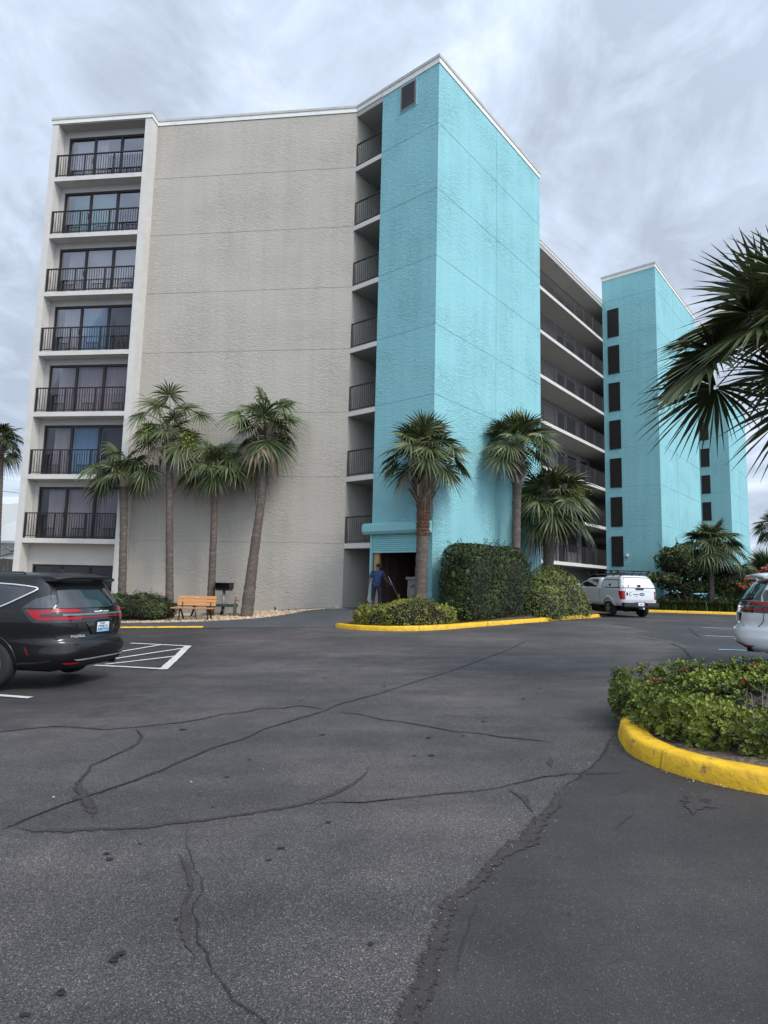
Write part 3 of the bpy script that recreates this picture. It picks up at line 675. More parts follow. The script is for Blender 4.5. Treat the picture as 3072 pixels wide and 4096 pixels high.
# ------------------------------------------------------------ kerbs
M['yellow'] = mat('thick yellow kerb paint', (.74, .44, .008), .55, bump=(16, .6, .02), var=(7, (.58, .33, .01), .42, .65), var2=(11, (.20, .145, .045), .60, .70))
M['concrete'] = mat('old concrete', (.28, .26, .23), .9, bump=(30, .4, .006), var=(5, (.18, .165, .15), .45, .7))
def kerb(name, pts, width=.16, h=.15, side=1, mt=None, st=.12, back=.0, wob=.004, sink=-.05):
    """pts: xy path along the outer foot; body extends to the left (side=1)"""
    Q = resample([Vector(p) for p in pts], st); n = len(Q); rows = []; w1 = wander(n, wob, .8); w2 = wander(n, wob, .8)
    for i, q in enumerate(Q):
        d = (Q[min(i+1, n-1)]-Q[max(i-1, 0)]).normalized(); nn = Vector((-d.y, d.x))*side
        b = lot(q.x, q.y); o_ = w1[i]*.6; t_ = w2[i]*.5; pr = [(o_, sink), (o_, .02), (.015+o_, h*.5), (.026+o_, h*.80+t_), (.042+o_, h*.94+t_), (.07+o_, h+t_), (width*.6, h+.005+t_), (width, h-.004+t_), (width+.005, sink)]
        rows.append([((q+nn*a).x, (q+nn*a).y, b+z) for a, z in pr])
    step = max(4, int(3.05/st)); k = len(rows[0]); i0 = 0
    while i0 < n-2:
        i1 = min(n-1, i0+step); i1 = n-1 if n-1-i1 < step//2 else i1; seg = [list(r) for r in rows[i0:i1+1]]
        if i1 < n-1: seg[-1] = [tuple(Vector(a_).lerp(Vector(b_), .12/1)) if False else tuple(Vector(a_).lerp(Vector(b_), min(.9, .014/st))) for a_, b_ in zip(rows[i1], rows[i1-1])]
        mb = MB(); mb.grid(seg); mb.add(seg[0], [tuple(range(k))]); mb.add(seg[-1], [tuple(range(k-1, -1, -1))]); o = mb.build(name, mt or M['yellow'], smooth=True, fix=True); struct(o); i0 = i1
    return o
def smoothpath(P, it=2):
    P = [Vector(p) for p in P]
    for _ in range(it):
        o = [P[0]]
        for a, b in zip(P, P[1:]): o += [a.lerp(b, .25), a.lerp(b, .75)]
        P = o+[P[-1]]
    return P
K1 = smoothpath([G2(724, 1356), G2(760, 1361), G2(860, 1364.5), G2(960, 1361), G2(1020, 1355), G2(1150, 1346), G2(1290, 1335), G2(1300, 1331), G2(1285, 1327)])
kerb('yellow_kerb', K1, h=.15, width=.24)
kerb('yellow_kerb', [(-10.4, 21.62), (-8.5, 21.60), (-6.1, 21.58)], width=.14, h=.05, wob=.01)
K3 = [(15.6, 38.6), (18, 38.0), (21, 37.4), (27, 36.6), (40, 36)]
kerb('yellow_kerb', K3, h=.15, st=.4)
K4 = smoothpath([(14, 8.9), (9, 8.7), (5.2, 8.5), (3.7, 8.05), (2.95, 7.5), (2.55, 6.9), (2.36, 6.3), (2.30, 5.85), (2.38, 5.45), (2.6, 5.05), (2.95, 4.75), (3.6, 4.45), (4.6, 4.2), (6, 4.05), (9, 4.0), (14, 4.0)], 3)
kerb('yellow_kerb', K4, h=.155, width=.23, st=.06, wob=.004)
def bed(name, pts, zf, mt, lift=.1):
    mb = MB(); n = len(pts); c = sum((Vector(p) for p in pts), Vector((0, 0)))/n
    rings = []
    for t in (1, .8, .6, .4, .2):
        rings.append([((c+(Vector(p)-c)*t).x, (c+(Vector(p)-c)*t).y, zf((c+(Vector(p)-c)*t).x, (c+(Vector(p)-c)*t).y)+rs.uniform(-.012, .012)) for p in pts])
    vs = [p for r in rings for p in r]+[(c.x, c.y, zf(c.x, c.y))]
    fs = [(k*n+i, k*n+(i+1) % n, (k+1)*n+(i+1) % n, (k+1)*n+i) for k in range(4) for i in range(n)]+[(4*n+i, 4*n+(i+1) % n, 5*n) for i in range(n)]
    mb.add(vs, fs); o = mb.build(name, mt, smooth=True); struct(o); return o
M['mulch'] = mat('dry mulch and soil', (.085, .06, .04), .95, bump=(28, .9, .03), var=(20, (.20, .15, .10), .5, .7))
inner = [p+Vector((0, .1)) for p in K1[:-6]]
bp_ = inner+[Vector((11.2, 30.6)), Vector(UV(14, .9).xy), Vector(UV(8.9, 2.3).xy), Vector(UV(4, .8).xy), Vector(UV(.6, .7).xy), Vector(UV(-.05, .9).xy), Vector(UV(-.6, 2.1).xy), Vector((-1.2, 22.0))]
def zbed(x, y):
    d = max(0, min(1, ((Vector((x, y))-Vector((1.77, 22.5))).dot(Vector((-.771, .636)))+3)/3))
    return lot(x, y)+.11+.22*max(0, min(1, (y-21.0)/1.4))*d
bed('planting_bed', bp_, zbed, M['mulch'])
bed('planting_bed', [p+(Vector((6.5, 6.4))-p).normalized()*.14 for p in K4], lambda x, y: base(x)+.11, M['mulch'])
bed('lawn_strip', [Vector(p)+Vector((0, .12)) for p in K3]+[Vector((40, 60)), Vector((12, 44))], lambda x, y: base(x)+.13, mat('thin grass', (.05, .075, .025), .95, bump=(20, .8, .04), var=(12, (.09, .09, .04), .45, .7)))

# loose grit, chips and leaf litter along the kerbs and the big seam
M['litter'] = mat('dry leaf and grit', (.2, .15, .1), .9, rnd=[(.06, .045, .03), (.20, .14, .08), (.38, .30, .20), (.55, .50, .42)])
lt = MB(); rl = random.Random(44)
def sprinkle(path, n, side, spread, size):
    Q = resample([Vector(p) for p in path], .1)
    for _ in range(n):
        i = rl.randrange(len(Q)-1); d = (Q[i+1]-Q[i]).normalized(); nn = Vector((d.y, -d.x))*side; o = abs(rl.gauss(0, spread)) if side else rl.gauss(0, spread); p = Q[i].lerp(Q[i+1], rl.random())+(nn*(o+.01) if side else Vector((-d.y, d.x))*o)
        s_l = size*rl.uniform(.4, 1.3); a = rl.uniform(0, 6.28); z = ground(p.x, p.y)+.012; e = Vector((math.cos(a), math.sin(a), 0))*s_l; f = Vector((-math.sin(a), math.cos(a), 0))*s_l*.55; P = Vector((p.x, p.y, z))
        lt.add([P-e, P+f+Vector((0, 0, s_l*.5)), P+e, P-f+Vector((0, 0, s_l*.3))], [(0, 1, 2), (0, 2, 3)], c=rl.random())
sprinkle(K4, 900, 1, .05, .008); sprinkle(K4, 120, 1, .4, .010); sprinkle(K1, 500, 1, .07, .016); sprinkle([G2(*q) for q in ((1255, 1640), (1207, 1700), (1155, 1789), (1080, 1849), (1025, 1914), (950, 2029), (900, 2150), (860, 2260))], 170, 0, .09, .005)
for _ in range(260):
    p = Vector((rl.uniform(-7, 7), rl.uniform(2, 20))); z = ground(p.x, p.y)+.012; s_l = rl.uniform(.004, .014); a = rl.uniform(0, 6.28); e = Vector((math.cos(a), math.sin(a), 0))*s_l; f = Vector((-math.sin(a), math.cos(a), 0))*s_l*.6; P = Vector((p.x, p.y, z)); lt.add([P-e, P+f+Vector((0, 0, s_l*.4)), P+e, P-f], [(0, 1, 2), (0, 2, 3)], c=rl.random())
o = lt.build('leaf_litter', M['litter']); tag(o, 'scattered grit and dry leaf bits along the kerbs and cracks of the lot', 'litter', kind='stuff')
# ------------------------------------------------------------ plants
M['palm'] = mat('fan palm leaf', (.05, .08, .03), .48, spec=.35, rnd=[(.020, .028, .010), (.038, .055, .017), (.065, .088, .028), (.11, .135, .050), (.22, .23, .11)])
M['palm2'] = mat('young yellow green leaf', (.15, .2, .03), .5, rnd=[(.07, .11, .02), (.16, .20, .03), (.28, .30, .05)])
M['dead'] = mat('dry brown leaf', (.16, .11, .065), .8, rnd=[(.06, .04, .025), (.17, .12, .07), (.26, .20, .13)])
M['trunk'] = mat('grey brown palm bark', (.105, .082, .066), .9, bump=(9, .9, .03, 6), var=(5, (.19, .16, .135), .48, .72), var2=(2.2, (.085, .06, .048), .5, .75), stretch=(1, 1, 3.2))
M['trunk_red'] = mat('fibrous red brown bark', (.15, .075, .045), .95, bump=(16, 1, .05, 7), var=(7, (.08, .04, .028), .45, .7), stretch=(1, 1, 1.6))
M['boot'] = mat('split leaf boots', (.20, .16, .125), .85, rnd=[(.06, .04, .03), (.19, .145, .11), (.38, .33, .28)])
def fan_leaf(mb, hub, a, n, Rb, rg, nseg=30, droop=.5, span=150, c0=.5):
    a = a.normalized(); b = n.cross(a).normalized(); n = a.cross(b).normalized()
    dphi = R(2*span/nseg)
    for i in range(nseg):
        ph = R(-span+2*span*(i+.5)/nseg)+rg.uniform(-.03, .03)
        d = a*math.cos(ph)+b*math.sin(ph); L = Rb*(.72+.28*math.cos(ph*.55))*rg.uniform(.86, 1.08)
        t = d.cross(n).normalized(); fold = n*(.02*Rb*(1 if i % 2 else -1)); kd = droop*rg.uniform(.7, 1.3)
        st = (.04, .28, .5, .72, .9, 1.0); rows = []
        for k, s in enumerate(st):
            r = L*s; w = min(r*math.tan(dphi/2)*1.05, .36*L*math.tan(dphi/2)*1.15)*(1 if s < .5 else (1-s)/.5*.9+.06)
            p = hub+d*r+n*(.16*Rb*(1-math.cos(ph))*s*.5)+Vector((0, 0, -1))*(kd*Rb*max(0, s-.22)**2.0)
            rows.append([p+t*w+fold*(s < .6), p-t*w-fold*(s < .6)])
        mb.grid(rows, c=min(1, max(0, c0+rg.uniform(-.28, .28)+(.12 if i % 2 else -.12))))
def crown(c, cr, nf, seed, elev=(82, -38), droop=.55, nseg=30, c0=.45, pet=.5, blade=.62, hubs=None):
    rg = random.Random(seed); mb = MB(); pt = MB()
    for i, (dx, dz) in enumerate(hubs or []):
        hb = Vector((dx*.020, rg.uniform(-.45, .3), -dz*.020)); L_ = hb.length; p1 = hb*.35+Vector((0, 0, .12*L_+.05)); p2 = hb*.72+Vector((0, 0, .14*L_))
        pt.tube([c, c+p1, c+p2, c+hb], [.026, .02, .016, .012], 4, c=.75)
        a = (hb-p2).normalized()+Vector((0, 0, -.15)); side = a.cross(Vector((0, 0, 1))); side.normalize(); n = side.cross(a).normalized()
        n = (n+Vector((rg.uniform(-.3, .3), -1.0, .25))).normalized(); fan_leaf(mb, c+hb, a, n, cr*blade*rg.uniform(.85, 1.1), rg, nseg, droop*rg.uniform(.8, 1.5), rg.uniform(120, 150), c0+rg.uniform(-.12, .14))
    if hubs: nf = 9; elev = (78, -5); cr = cr*.85
    for i in range(nf):
        f = (i+.5)/nf; el = R(elev[0]+(elev[1]-elev[0])*(f**.85)+rg.uniform(-9, 9)); az = i*2.39996+rg.uniform(-.3, .3)+seed
        d = Vector((math.cos(az)*math.cos(el), math.sin(az)*math.cos(el), math.sin(el)))
        pl = cr*pet*rg.uniform(.8, 1.15)*(.75+.35*f); sag = Vector((0, 0, -1))*pl*(.22+.25*f)
        p0 = c+d*.08; pts = [p0, p0+d*pl*.35+sag*.1, p0+d*pl*.7+sag*.45, p0+d*pl+sag]
        a = (pts[3]-pts[2]).normalized(); pt.tube(pts, [.024, .02, .015, .012], 4, c=c0+.2)
        side = a.cross(Vector((0, 0, 1)))
        if side.length < .1: side = Vector((math.cos(az+1.5), math.sin(az+1.5), 0))
        side.normalize(); n = side.cross(a).normalized(); n = (n+side*rg.uniform(-.5, .5)).normalized()
        fan_leaf(mb, pts[3], a, n, cr*blade*rg.uniform(.85, 1.12), rg, nseg, droop*(.6+.7*f), rg.uniform(125, 160), c0+(.5-f)*.25+rg.uniform(-.08, .08))
    return mb, pt
def boots(p, q, r, rg, n, size=.16):
    mb = MB(); ax = (q-p).normalized(); H_ = (q-p).length
    for i in range(n):
        t = i/n; az = i*2.39996; side = Vector((math.cos(az), math.sin(az), 0)); tan = Vector((-side.y, side.x, 0)); c = p+(q-p)*t
        lean = rg.uniform(-.55, .55); up_ = (Vector((0, 0, 1))+tan*lean+side*.35).normalized(); s = size*rg.uniform(.7, 1.15)
        b = c+side*r*.72; w = tan*s*.32; o = side*s*.12
        tip = b+up_*s*1.5+side*s*rg.uniform(.05, .35)
        mb.add([b-w, b+w, b+w*.8+o, b-w*.8+o, tip-w*.4, tip+w*.4, tip+w*.3+o*.8, tip-w*.3+o*.8], [(0, 3, 2, 1), (4, 5, 6, 7), (0, 1, 5, 4), (1, 2, 6, 5), (2, 3, 7, 6), (3, 0, 4, 7)], c=rg.random())
    return mb
def palm(label, path, rad, cr, nf, seed, group, name='fan_palm', boot=0, red=None, flowers=None, crown_c=None, dead=0, **kw):
    """path: ground point .. crown centre"""
    P = smoothpath(path, 3) if len(path) > 2 else resample([Vector(p) for p in path], .5)
    base_ = P[0].copy(); t = thing(name, label, 'palm tree', base_, 0, group); P = [p-base_ for p in P]; rg = random.Random(seed)
    Q = resample(P, .12); n = len(Q); k = len(rad)
    rr = [np.interp(i/(n-1), np.linspace(0, 1, k), rad)*(1+.05*math.sin(i*2.6)+rg.uniform(-.03, .03)) for i in range(n)]
    ci = int(n*.93); mb = MB(); mb.tube(Q[:ci+1], rr[:ci+1], 14); tr = mb.build('trunk', M['trunk'], t, smooth=True)
    if red:
        i0, i1 = int(n*red[0]), int(n*red[1]); mb = MB(); mb.tube(Q[i0:i1], [r*1.07+rg.uniform(0, .02) for r in rr[i0:i1]], 16)
        for i in range(500):
            j = rg.randint(i0, i1-1); az = rg.uniform(0, 6.28); s = Vector((math.cos(az), math.sin(az), 0)); p = Q[j]+s*rr[j]*1.03
            mb.add([p, p+Vector((s.y, -s.x, 0))*.03+Vector((0, 0, .02)), p+s*.05+Vector((0, 0, rg.uniform(.03, .09)))], [(0, 1, 2)])
        mb.build('fibre_sheath', M['trunk_red'], t)
    if boot:
        i0 = int(n*(1-boot)); mb = boots(Q[i0], Q[-1], max(rr[i0:])*1.05, rg, int(30+boot*n*4), size=max(rad)*1.5); mb.build('leaf_boots', M['boot'], t)
    c = Q[-1] if crown_c is None else crown_c-base_
    mb, pt = crown(c, cr, nf, seed, **kw); co = mb.build('crown', M['palm'], t); pt.build('leaf_stalks', M['palm'], co)
    if dead:
        mb, pt = crown(c-Vector((0, 0, .1)), cr*.8, dead, seed+77, elev=(-35, -70), droop=1.2, nseg=18); mb.build('dry_fronds', M['dead'], t)
    for fx in flowers or []:
        mb = MB(); fc = c+Vector(fx[:3]); r = fx[3]
        for i in range(900):
            u = Vector((rg.gauss(0, .42), rg.gauss(0, .42), rg.gauss(0, .55)))*r; p = fc+u; s = .028; d = Vector((rg.uniform(-1, 1), rg.uniform(-1, 1), rg.uniform(-1, 1))).normalized(); e = d.orthogonal().normalized()
            mb.add([p-d*s, p+e*s, p+d*s, p-e*s], [(0, 1, 2, 3)], c=rg.random())
        mb.build('flower_cluster', M['palm2'], t)
    return t
def gnd(X, d, lift=0):
    p = at(X, 1260, d); return Vector((p.x, p.y, ground(p.x, p.y)+lift))
GA = 'fan palms along the beige wall'; GB = 'fan palms around the turquoise towers'
palm('short straight palm, leftmost at the beige wall, rising behind the low green bush', [gnd(267, 24.9), at(268, 1130, 24.9), at(266, 1030, 24.9)], [.17, .155, .15, .145, .15, .2], 1.75, 17, 3, GA, boot=.14, c0=.42, nseg=26, blade=.60, hubs=[(-50, -15), (-36, -34), (-12, -46), (16, -40), (36, -12), (50, -14), (-26, 0), (6, -26), (26, -34)])
palm('tall slim palm with yellow green flower clusters left of the orange bench', [gnd(371, 24.7), at(366, 1130, 24.7), at(367, 935, 24.7)], [.17, .15, .145, .14, .14, .17], 1.75, 15, 9, GA, boot=.09, dead=2, nseg=26, blade=.60, hubs=[(-54, -34), (-24, -52), (0, -72), (22, -54), (52, -42), (28, 32), (42, 8), (-16, 28), (-40, 0)], flowers=[(-.75, -.3, -.1, .42), (.75, -.3, -.35, .42)], c0=.42)
palm('short palm rising directly behind the orange bench', [gnd(458, 24.9), at(462, 1150, 24.9), at(465, 1015, 24.9)], [.16, .15, .14, .135, .13, .16], 1.75, 13, 15, GA, boot=.07, c0=.42, nseg=26, blade=.60, hubs=[(-56, 2), (-32, -12), (-18, -42), (8, -46), (46, -4), (4, 8), (-8, 18), (30, -28)])
palm('tall leaning palm with a curved trunk on the gravel right of the bench', [gnd(536, 24.1), at(549, 1190, 24.3), at(568, 1060, 24.4), at(576, 930, 24.5)], [.25, .22, .185, .17, .155, .15, .19], 1.85, 15, 21, GA, boot=.16, dead=3, c0=.42, nseg=26, blade=.58, hubs=[(-52, -26), (-30, -48), (-8, -62), (20, -58), (38, -26), (20, 24), (0, 26), (-20, 24), (32, -46)])
b5 = Vector((1.32, 22.0, .15))
palm('thick trunked palm with red brown bark in front of the roller shutter', [b5, at(914, 1150, 22.0), at(916, 975, 22.0)], [.27, .23, .22, .215, .21, .24, .2], 1.9, 34, 33, GB, boot=.30, red=(.50, .72), elev=(85, -8), c0=.52, dead=2, droop=.4, pet=.55, blade=.5)
palm('tall palm with crossed leaf boots standing behind the big dark hedge', [gnd(1113, 25.6), at(1115, 1150, 25.6), at(1119, 955, 25.6)], [.22, .19, .18, .175, .2, .2], 2.0, 30, 41, GB, boot=.25, elev=(85, -8), flowers=[(.0, -.4, .75, .34)], c0=.55, droop=.4, pet=.55, blade=.5)
palm('broad shaggy palm with a stout boot collar in front of the open gallery', [gnd(1184, 27.4), at(1184, 1200, 27.4), at(1192, 1078, 27.4)], [.26, .24, .24, .27, .30], 2.3, 34, 53, GB, boot=.22, elev=(80, -24), pet=.55, blade=.52, flowers=[(.9, -.6, .25, .42)], c0=.5, dead=3)
palm('small shaggy palm growing through the dark tree by the far yellow kerb', [gnd(1535, 39.2), at(1536, 1230, 39.2), at(1537, 1170, 39.2)], [.2, .18, .19, .28, .3], 2.15, 30, 64, GB, boot=.32, elev=(80, -30), c0=.4)
palm('palm crown showing behind the left edge of the building against the sky', [Vector((-27.6, 45, -.3)), at(4, 945, 45)], [.22, .2, .2], 2.0, 22, 71, None, boot=.1, elev=(80, -45), c0=.25)
palm('large foreground palm reaching into the photo from the right over the white minivan', [Vector((6.35, 9.0, .15)), Vector((6.3, 9.0, 2.6)), at(1735, 715, 9.0)], [.24, .2, .19, .22], 2.35, 29, 83, None, boot=.2, elev=(78, -6), nseg=40, c0=.56, droop=.2, pet=.5, blade=.56)
palm('distant palm crown at the right edge of the photo above the flowering bush', [gnd(1672, 46), at(1672, 1132, 46)], [.22, .2, .2], 1.55, 20, 95, None, boot=.1, elev=(80, -40), c0=.3)
palm('low palmetto with stiff upright fans among the red flowers behind the white minivan', [gnd(1650, 39.5), at(1652, 1235, 39.5)], [.2, .2, .2], 1.9, 20, 99, 'palmettos by the flowering bush', name='palmetto', elev=(80, -5), c0=.3, droop=.15)
palm('low palmetto nearest the turquoise tower edge, leaning left of the red flowers', [gnd(1617, 38.8), at(1618, 1262, 38.8)], [.15, .15, .15], 1.35, 14, 102, 'palmettos by the flowering bush', name='palmetto', elev=(80, -5), c0=.3, droop=.15)
# ---- leafy shrubs
GREENS = dict(
 hedge=[(.011, .020, .005), (.021, .037, .008), (.038, .062, .012), (.08, .115, .025)],
 light=[(.045, .062, .012), (.10, .13, .026), (.17, .195, .045), (.27, .29, .09)],
 low=[(.065, .078, .012), (.14, .15, .022), (.22, .22, .035), (.30, .285, .06)],
 dark=[(.014, .022, .007), (.032, .047, .013), (.060, .082, .022), (.11, .135, .04)],
 near=[(.030, .045, .009), (.085, .115, .017), (.16, .20, .028), (.27, .30, .055)])
for k, v in GREENS.items(): M['leaf_'+k] = mat(k+' shrub leaf', v[1], .5, spec=.28, rnd=v)
M['twig'] = mat('brown twigs', (.09, .065, .05), .9, bump=(30, .4, .01))
M['core'] = mat('dark shrub filler', (.016, .018, .010), .95)  # added filler core, dark like the shade inside; blocks view between leaves
def noise3(p, s, seed=0):
    from mathutils import noise
    return noise.noise(Vector(p)*s+Vector((seed*7.3, seed*3.1, 0)))
def shrub(label, lobes, n, leaf, matname, seed, name='leafy_shrub', group=None, cat='shrub', bump=.13, inner=.22, stems=True, core=.84, sprigs=40, kind=None, aspect=.45, p=2.4, extras=None, zmin=None):
    """lobes: (centre, (a,b,c), rot)"""
    rg = random.Random(seed); base_ = Vector((lobes[0][0][0], lobes[0][0][1], ground(lobes[0][0][0], lobes[0][0][1]))); t = thing(name, label, cat, base_, 0, group)
    mb = MB(); area = [l[1][0]*l[1][1]+l[1][0]*l[1][2]+l[1][1]*l[1][2] for l in lobes]; tot = sum(area)
    def inside(q, skip):
        for j, (c, r, ro) in enumerate(lobes):
            if j == skip: continue
            d = q-Vector(c); x = d.x*math.cos(ro)+d.y*math.sin(ro); y = -d.x*math.sin(ro)+d.y*math.cos(ro)
            if (abs(x)/r[0])**p+(abs(y)/r[1])**p+(abs(d.z)/r[2])**p < .72: return True
        return False
    for li, (c, r, ro) in enumerate(lobes):
        c = Vector(c); k = int(n*area[li]/tot)
        for i in range(k):
            u = Vector((rg.gauss(0, 1), rg.gauss(0, 1), rg.gauss(0, 1))).normalized()
            if u.z < -.55: u.z = -u.z
            s = (abs(u.x)**p+abs(u.y)**p+abs(u.z)**p)**(-1/p); q = u*s
            loc = Vector((q.x*r[0], q.y*r[1], q.z*r[2])); nz = noise3(c+loc, 1.3/max(r[0], .6)*1.2, seed)*bump*2+noise3(c+loc, 3.4, seed)*bump*.8
            loc *= 1+nz-inner*rg.random()**2*.6
            g = Vector((abs(q.x)**(p-1)*math.copysign(1, q.x)/r[0], abs(q.y)**(p-1)*math.copysign(1, q.y)/r[1], abs(q.z)**(p-1)*math.copysign(1, q.z)/r[2])).normalized()
            cs, sn = math.cos(ro), math.sin(ro); w = Vector((loc.x*cs-loc.y*sn, loc.x*sn+loc.y*cs, loc.z)); g = Vector((g.x*cs-g.y*sn, g.x*sn+g.y*cs, g.z)); P = c+w
            if inside(P, li) or P.z < base_.z+.02 or (zmin and P.z < zmin): continue
            nn = (g+Vector((rg.uniform(-.8, .8), rg.uniform(-.8, .8), rg.uniform(-.4, .9)))).normalized()
            d = nn.orthogonal().normalized(); d = (Matrix.Rotation(rg.uniform(0, 6.28), 3, nn) @ d); d = (d+g*.3+Vector((0, 0, .15))).normalized(); e = nn.cross(d).normalized(); s = leaf*rg.uniform(.6, 1.25); P = P-base_
            cv = min(1, max(0, .42+.5*noise3(P, 1.1, seed+3)+.35*noise3(P, 4, seed+5)+rg.uniform(-.25, .3)))
            mb.add([P-d*s*.5, P+e*s*aspect*.5+nn*s*.1+d*s*.08, P+d*s*.5, P-e*s*aspect*.5+nn*s*.1+d*s*.08], [(0, 1, 2), (0, 2, 3)], c=cv)
    for _ in range(sprigs):
        li = rg.randrange(len(lobes)); c, r, ro = lobes[li]; u = Vector((rg.gauss(0, 1), rg.gauss(0, 1), abs(rg.gauss(0, 1))+.2)).normalized(); s = (abs(u.x)**p+abs(u.y)**p+abs(u.z)**p)**(-1/p); l = Vector((u.x*s*r[0], u.y*s*r[1], u.z*s*r[2]))*.98; cs, sn = math.cos(ro), math.sin(ro); q = Vector(c)+Vector((l.x*cs-l.y*sn, l.x*sn+l.y*cs, l.z))
        if inside(q, li): continue
        q -= base_; ax = (Vector((u.x*cs-u.y*sn, u.x*sn+u.y*cs, u.z))+Vector((rg.uniform(-.5, .5), rg.uniform(-.5, .5), .7))).normalized(); L2 = leaf*rg.uniform(1, 3.2)
        for k in range(int(L2/leaf*4)+3):
            pq = q+ax*L2*k/(L2/leaf*4+3); e1 = (Matrix.Rotation(k*2.4, 3, ax) @ ax.orthogonal().normalized()+ax*.6).normalized(); e2 = ax.cross(e1).normalized(); s2 = leaf*.9; mb.add([pq, pq+e1*s2*.6+e2*s2*.25, pq+e1*s2, pq+e1*s2*.6-e2*s2*.25], [(0, 1, 2), (0, 2, 3)], c=rg.uniform(.6, 1))
    f = mb.build('foliage', M['leaf_'+matname], t)
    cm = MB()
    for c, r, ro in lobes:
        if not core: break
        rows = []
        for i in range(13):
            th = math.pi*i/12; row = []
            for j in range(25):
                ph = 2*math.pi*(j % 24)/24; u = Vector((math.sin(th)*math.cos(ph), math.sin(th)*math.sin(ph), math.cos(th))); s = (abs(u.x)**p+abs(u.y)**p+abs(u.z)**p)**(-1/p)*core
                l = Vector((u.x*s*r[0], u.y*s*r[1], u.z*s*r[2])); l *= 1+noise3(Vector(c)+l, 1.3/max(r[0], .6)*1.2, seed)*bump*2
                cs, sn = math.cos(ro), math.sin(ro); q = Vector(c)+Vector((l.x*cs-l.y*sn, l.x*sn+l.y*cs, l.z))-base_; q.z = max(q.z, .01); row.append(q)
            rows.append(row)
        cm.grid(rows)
    if core: cm.build('dark_filler', M['core'], t, smooth=True)  # added dark blob behind the leaves, no modelled branches
    if stems:
        sm = MB()
        for i in range(14):
            l = lobes[i % len(lobes)]; c = Vector(l[0]); a = rg.uniform(0, 6.28); b0 = Vector((c.x+math.cos(a)*l[1][0]*.25, c.y+math.sin(a)*l[1][1]*.25, ground(c.x, c.y)-.05))-base_
            e = c+Vector((math.cos(a)*l[1][0]*.6, math.sin(a)*l[1][1]*.6, l[1][2]*.3))-base_; sm.tube([b0, b0.lerp(e, .5)+Vector((rg.uniform(-.1, .1), rg.uniform(-.1, .1), .1)), e], [.03, .022, .012], 5)
        sm.build('stems', M['twig'], t)
    for ex in extras or []: ex(t, base_)
    return t
def lobe(X, d, ytop, zbot, rx, ry, ro=0, xy_=None):
    p = at(X, ytop, d); x, y = (xy_ if xy_ else (p.x, p.y)); g = ground(x, y)+zbot; top = p.z; return ((x, y, (top+g)/2), (rx, ry, (top-g)/2), ro)
h = UV(1.95, -1.15)
shrub('big clipped dark green hedge between two palms in front of the turquoise tower', [((h.x, h.y, 1.55), (2.45, .85, 1.56), THR)], 21000, .105, 'hedge', 201, name='clipped_hedge', cat='hedge', p=4.5, bump=.045, stems=False, sprigs=60)
a, b_, c_2 = UV(6.9, -1.5), UV(5.1, -1.75), UV(8.5, -1.6)
shrub('rounded light green bush right of the dark hedge beside the yellow kerb', [((a.x, a.y, 1.1), (1.85, 1.0, 1.36), THR), ((b_.x, b_.y, .8), (1.3, .9, 1.05), THR), ((c_2.x, c_2.y, .65), (.85, .8, .9), THR)], 14000, .10, 'light', 203, bump=.09, p=2.5, stems=False, sprigs=50)
shrub('low yellow green bush at the foot of the thick palm beside the kerb', [((1.05, 20.5, .50), (1.25, .60, .66), 0), ((.2, 20.65, .42), (.70, .5, .54), 0), ((1.85, 20.85, .44), (.72, .5, .54), 0)], 8000, .075, 'low', 207, bump=.12, p=2.2)
shrub('small low bush at the tip of the kerb, in front of the man', [((-.47, 20.95, .40), (.48, .4, .42), 0)], 2200, .075, 'low', 209, bump=.12, p=2.2, group=None)
l1 = lobe(303, 23.9, 1284, -.05, 1.15, .85); l2 = lobe(345, 23.9, 1300, -.05, .62, .6); l3 = lobe(262, 24.0, 1284, -.05, .8, .7)
shrub('dark green bush at the foot of the leftmost wall palm, behind the black minivan', [l1, l2, l3], 6500, .11, 'dark', 211, bump=.14, aspect=.32, p=2.1)
tr = [lobe(1462, 39.3, 1176, 2.2, 1.5, 1.2), lobe(1500, 39.6, 1186, 1.7, 1.6, 1.3), lobe(1555, 39.8, 1222, 1.2, 1.6, 1.2), lobe(1440, 39.2, 1238, 1.6, 1.1, .9), lobe(1580, 40, 1250, .7, 1.1, 1.1), lobe(1500, 39.9, 1246, 1.0, 2.2, 1.0), lobe(1478, 39.9, 1275, -.02, 1.9, .5)]
def tree_stems(t, b):
    mb = MB(); rg = random.Random(8)
    for x0, x1 in ((19.0, 18.0), (19.3, 19.2), (19.1, 20.1), (20.0, 21.2), (19.4, 18.6)):
        g = Vector((x0, 39.3, ground(x0, 39.3))); e = Vector((x1, 39.4, 2.9)); mb.tube([g-b, g.lerp(e, .5)-b+Vector((rg.uniform(-.15, .15), 0, 0)), e-b], [.07, .05, .03], 6)
    mb.build('trunk', M['twig'], t)
shrub('broad dark green multi stemmed tree hiding the foot of the middle turquoise tower', tr, 17000, .17, 'dark', 215, name='broadleaf_tree', cat='tree', bump=.24, inner=.6, stems=False, core=.70, extras=[tree_stems], p=2.0, aspect=.6)
shrub('small round clipped bush right of the pale palm trunk at the far kerb', [lobe(1558, 38.6, 1291, -.02, .5, .5)], 1800, .09, 'dark', 217, p=2, bump=.04)
shrub('dark shrub mass behind the rear of the white minivan', [lobe(1590, 39.2, 1252, -.02, .85, .8), lobe(1575, 39, 1272, -.02, .7, .7)], 3500, .13, 'dark', 219, bump=.2, p=2)
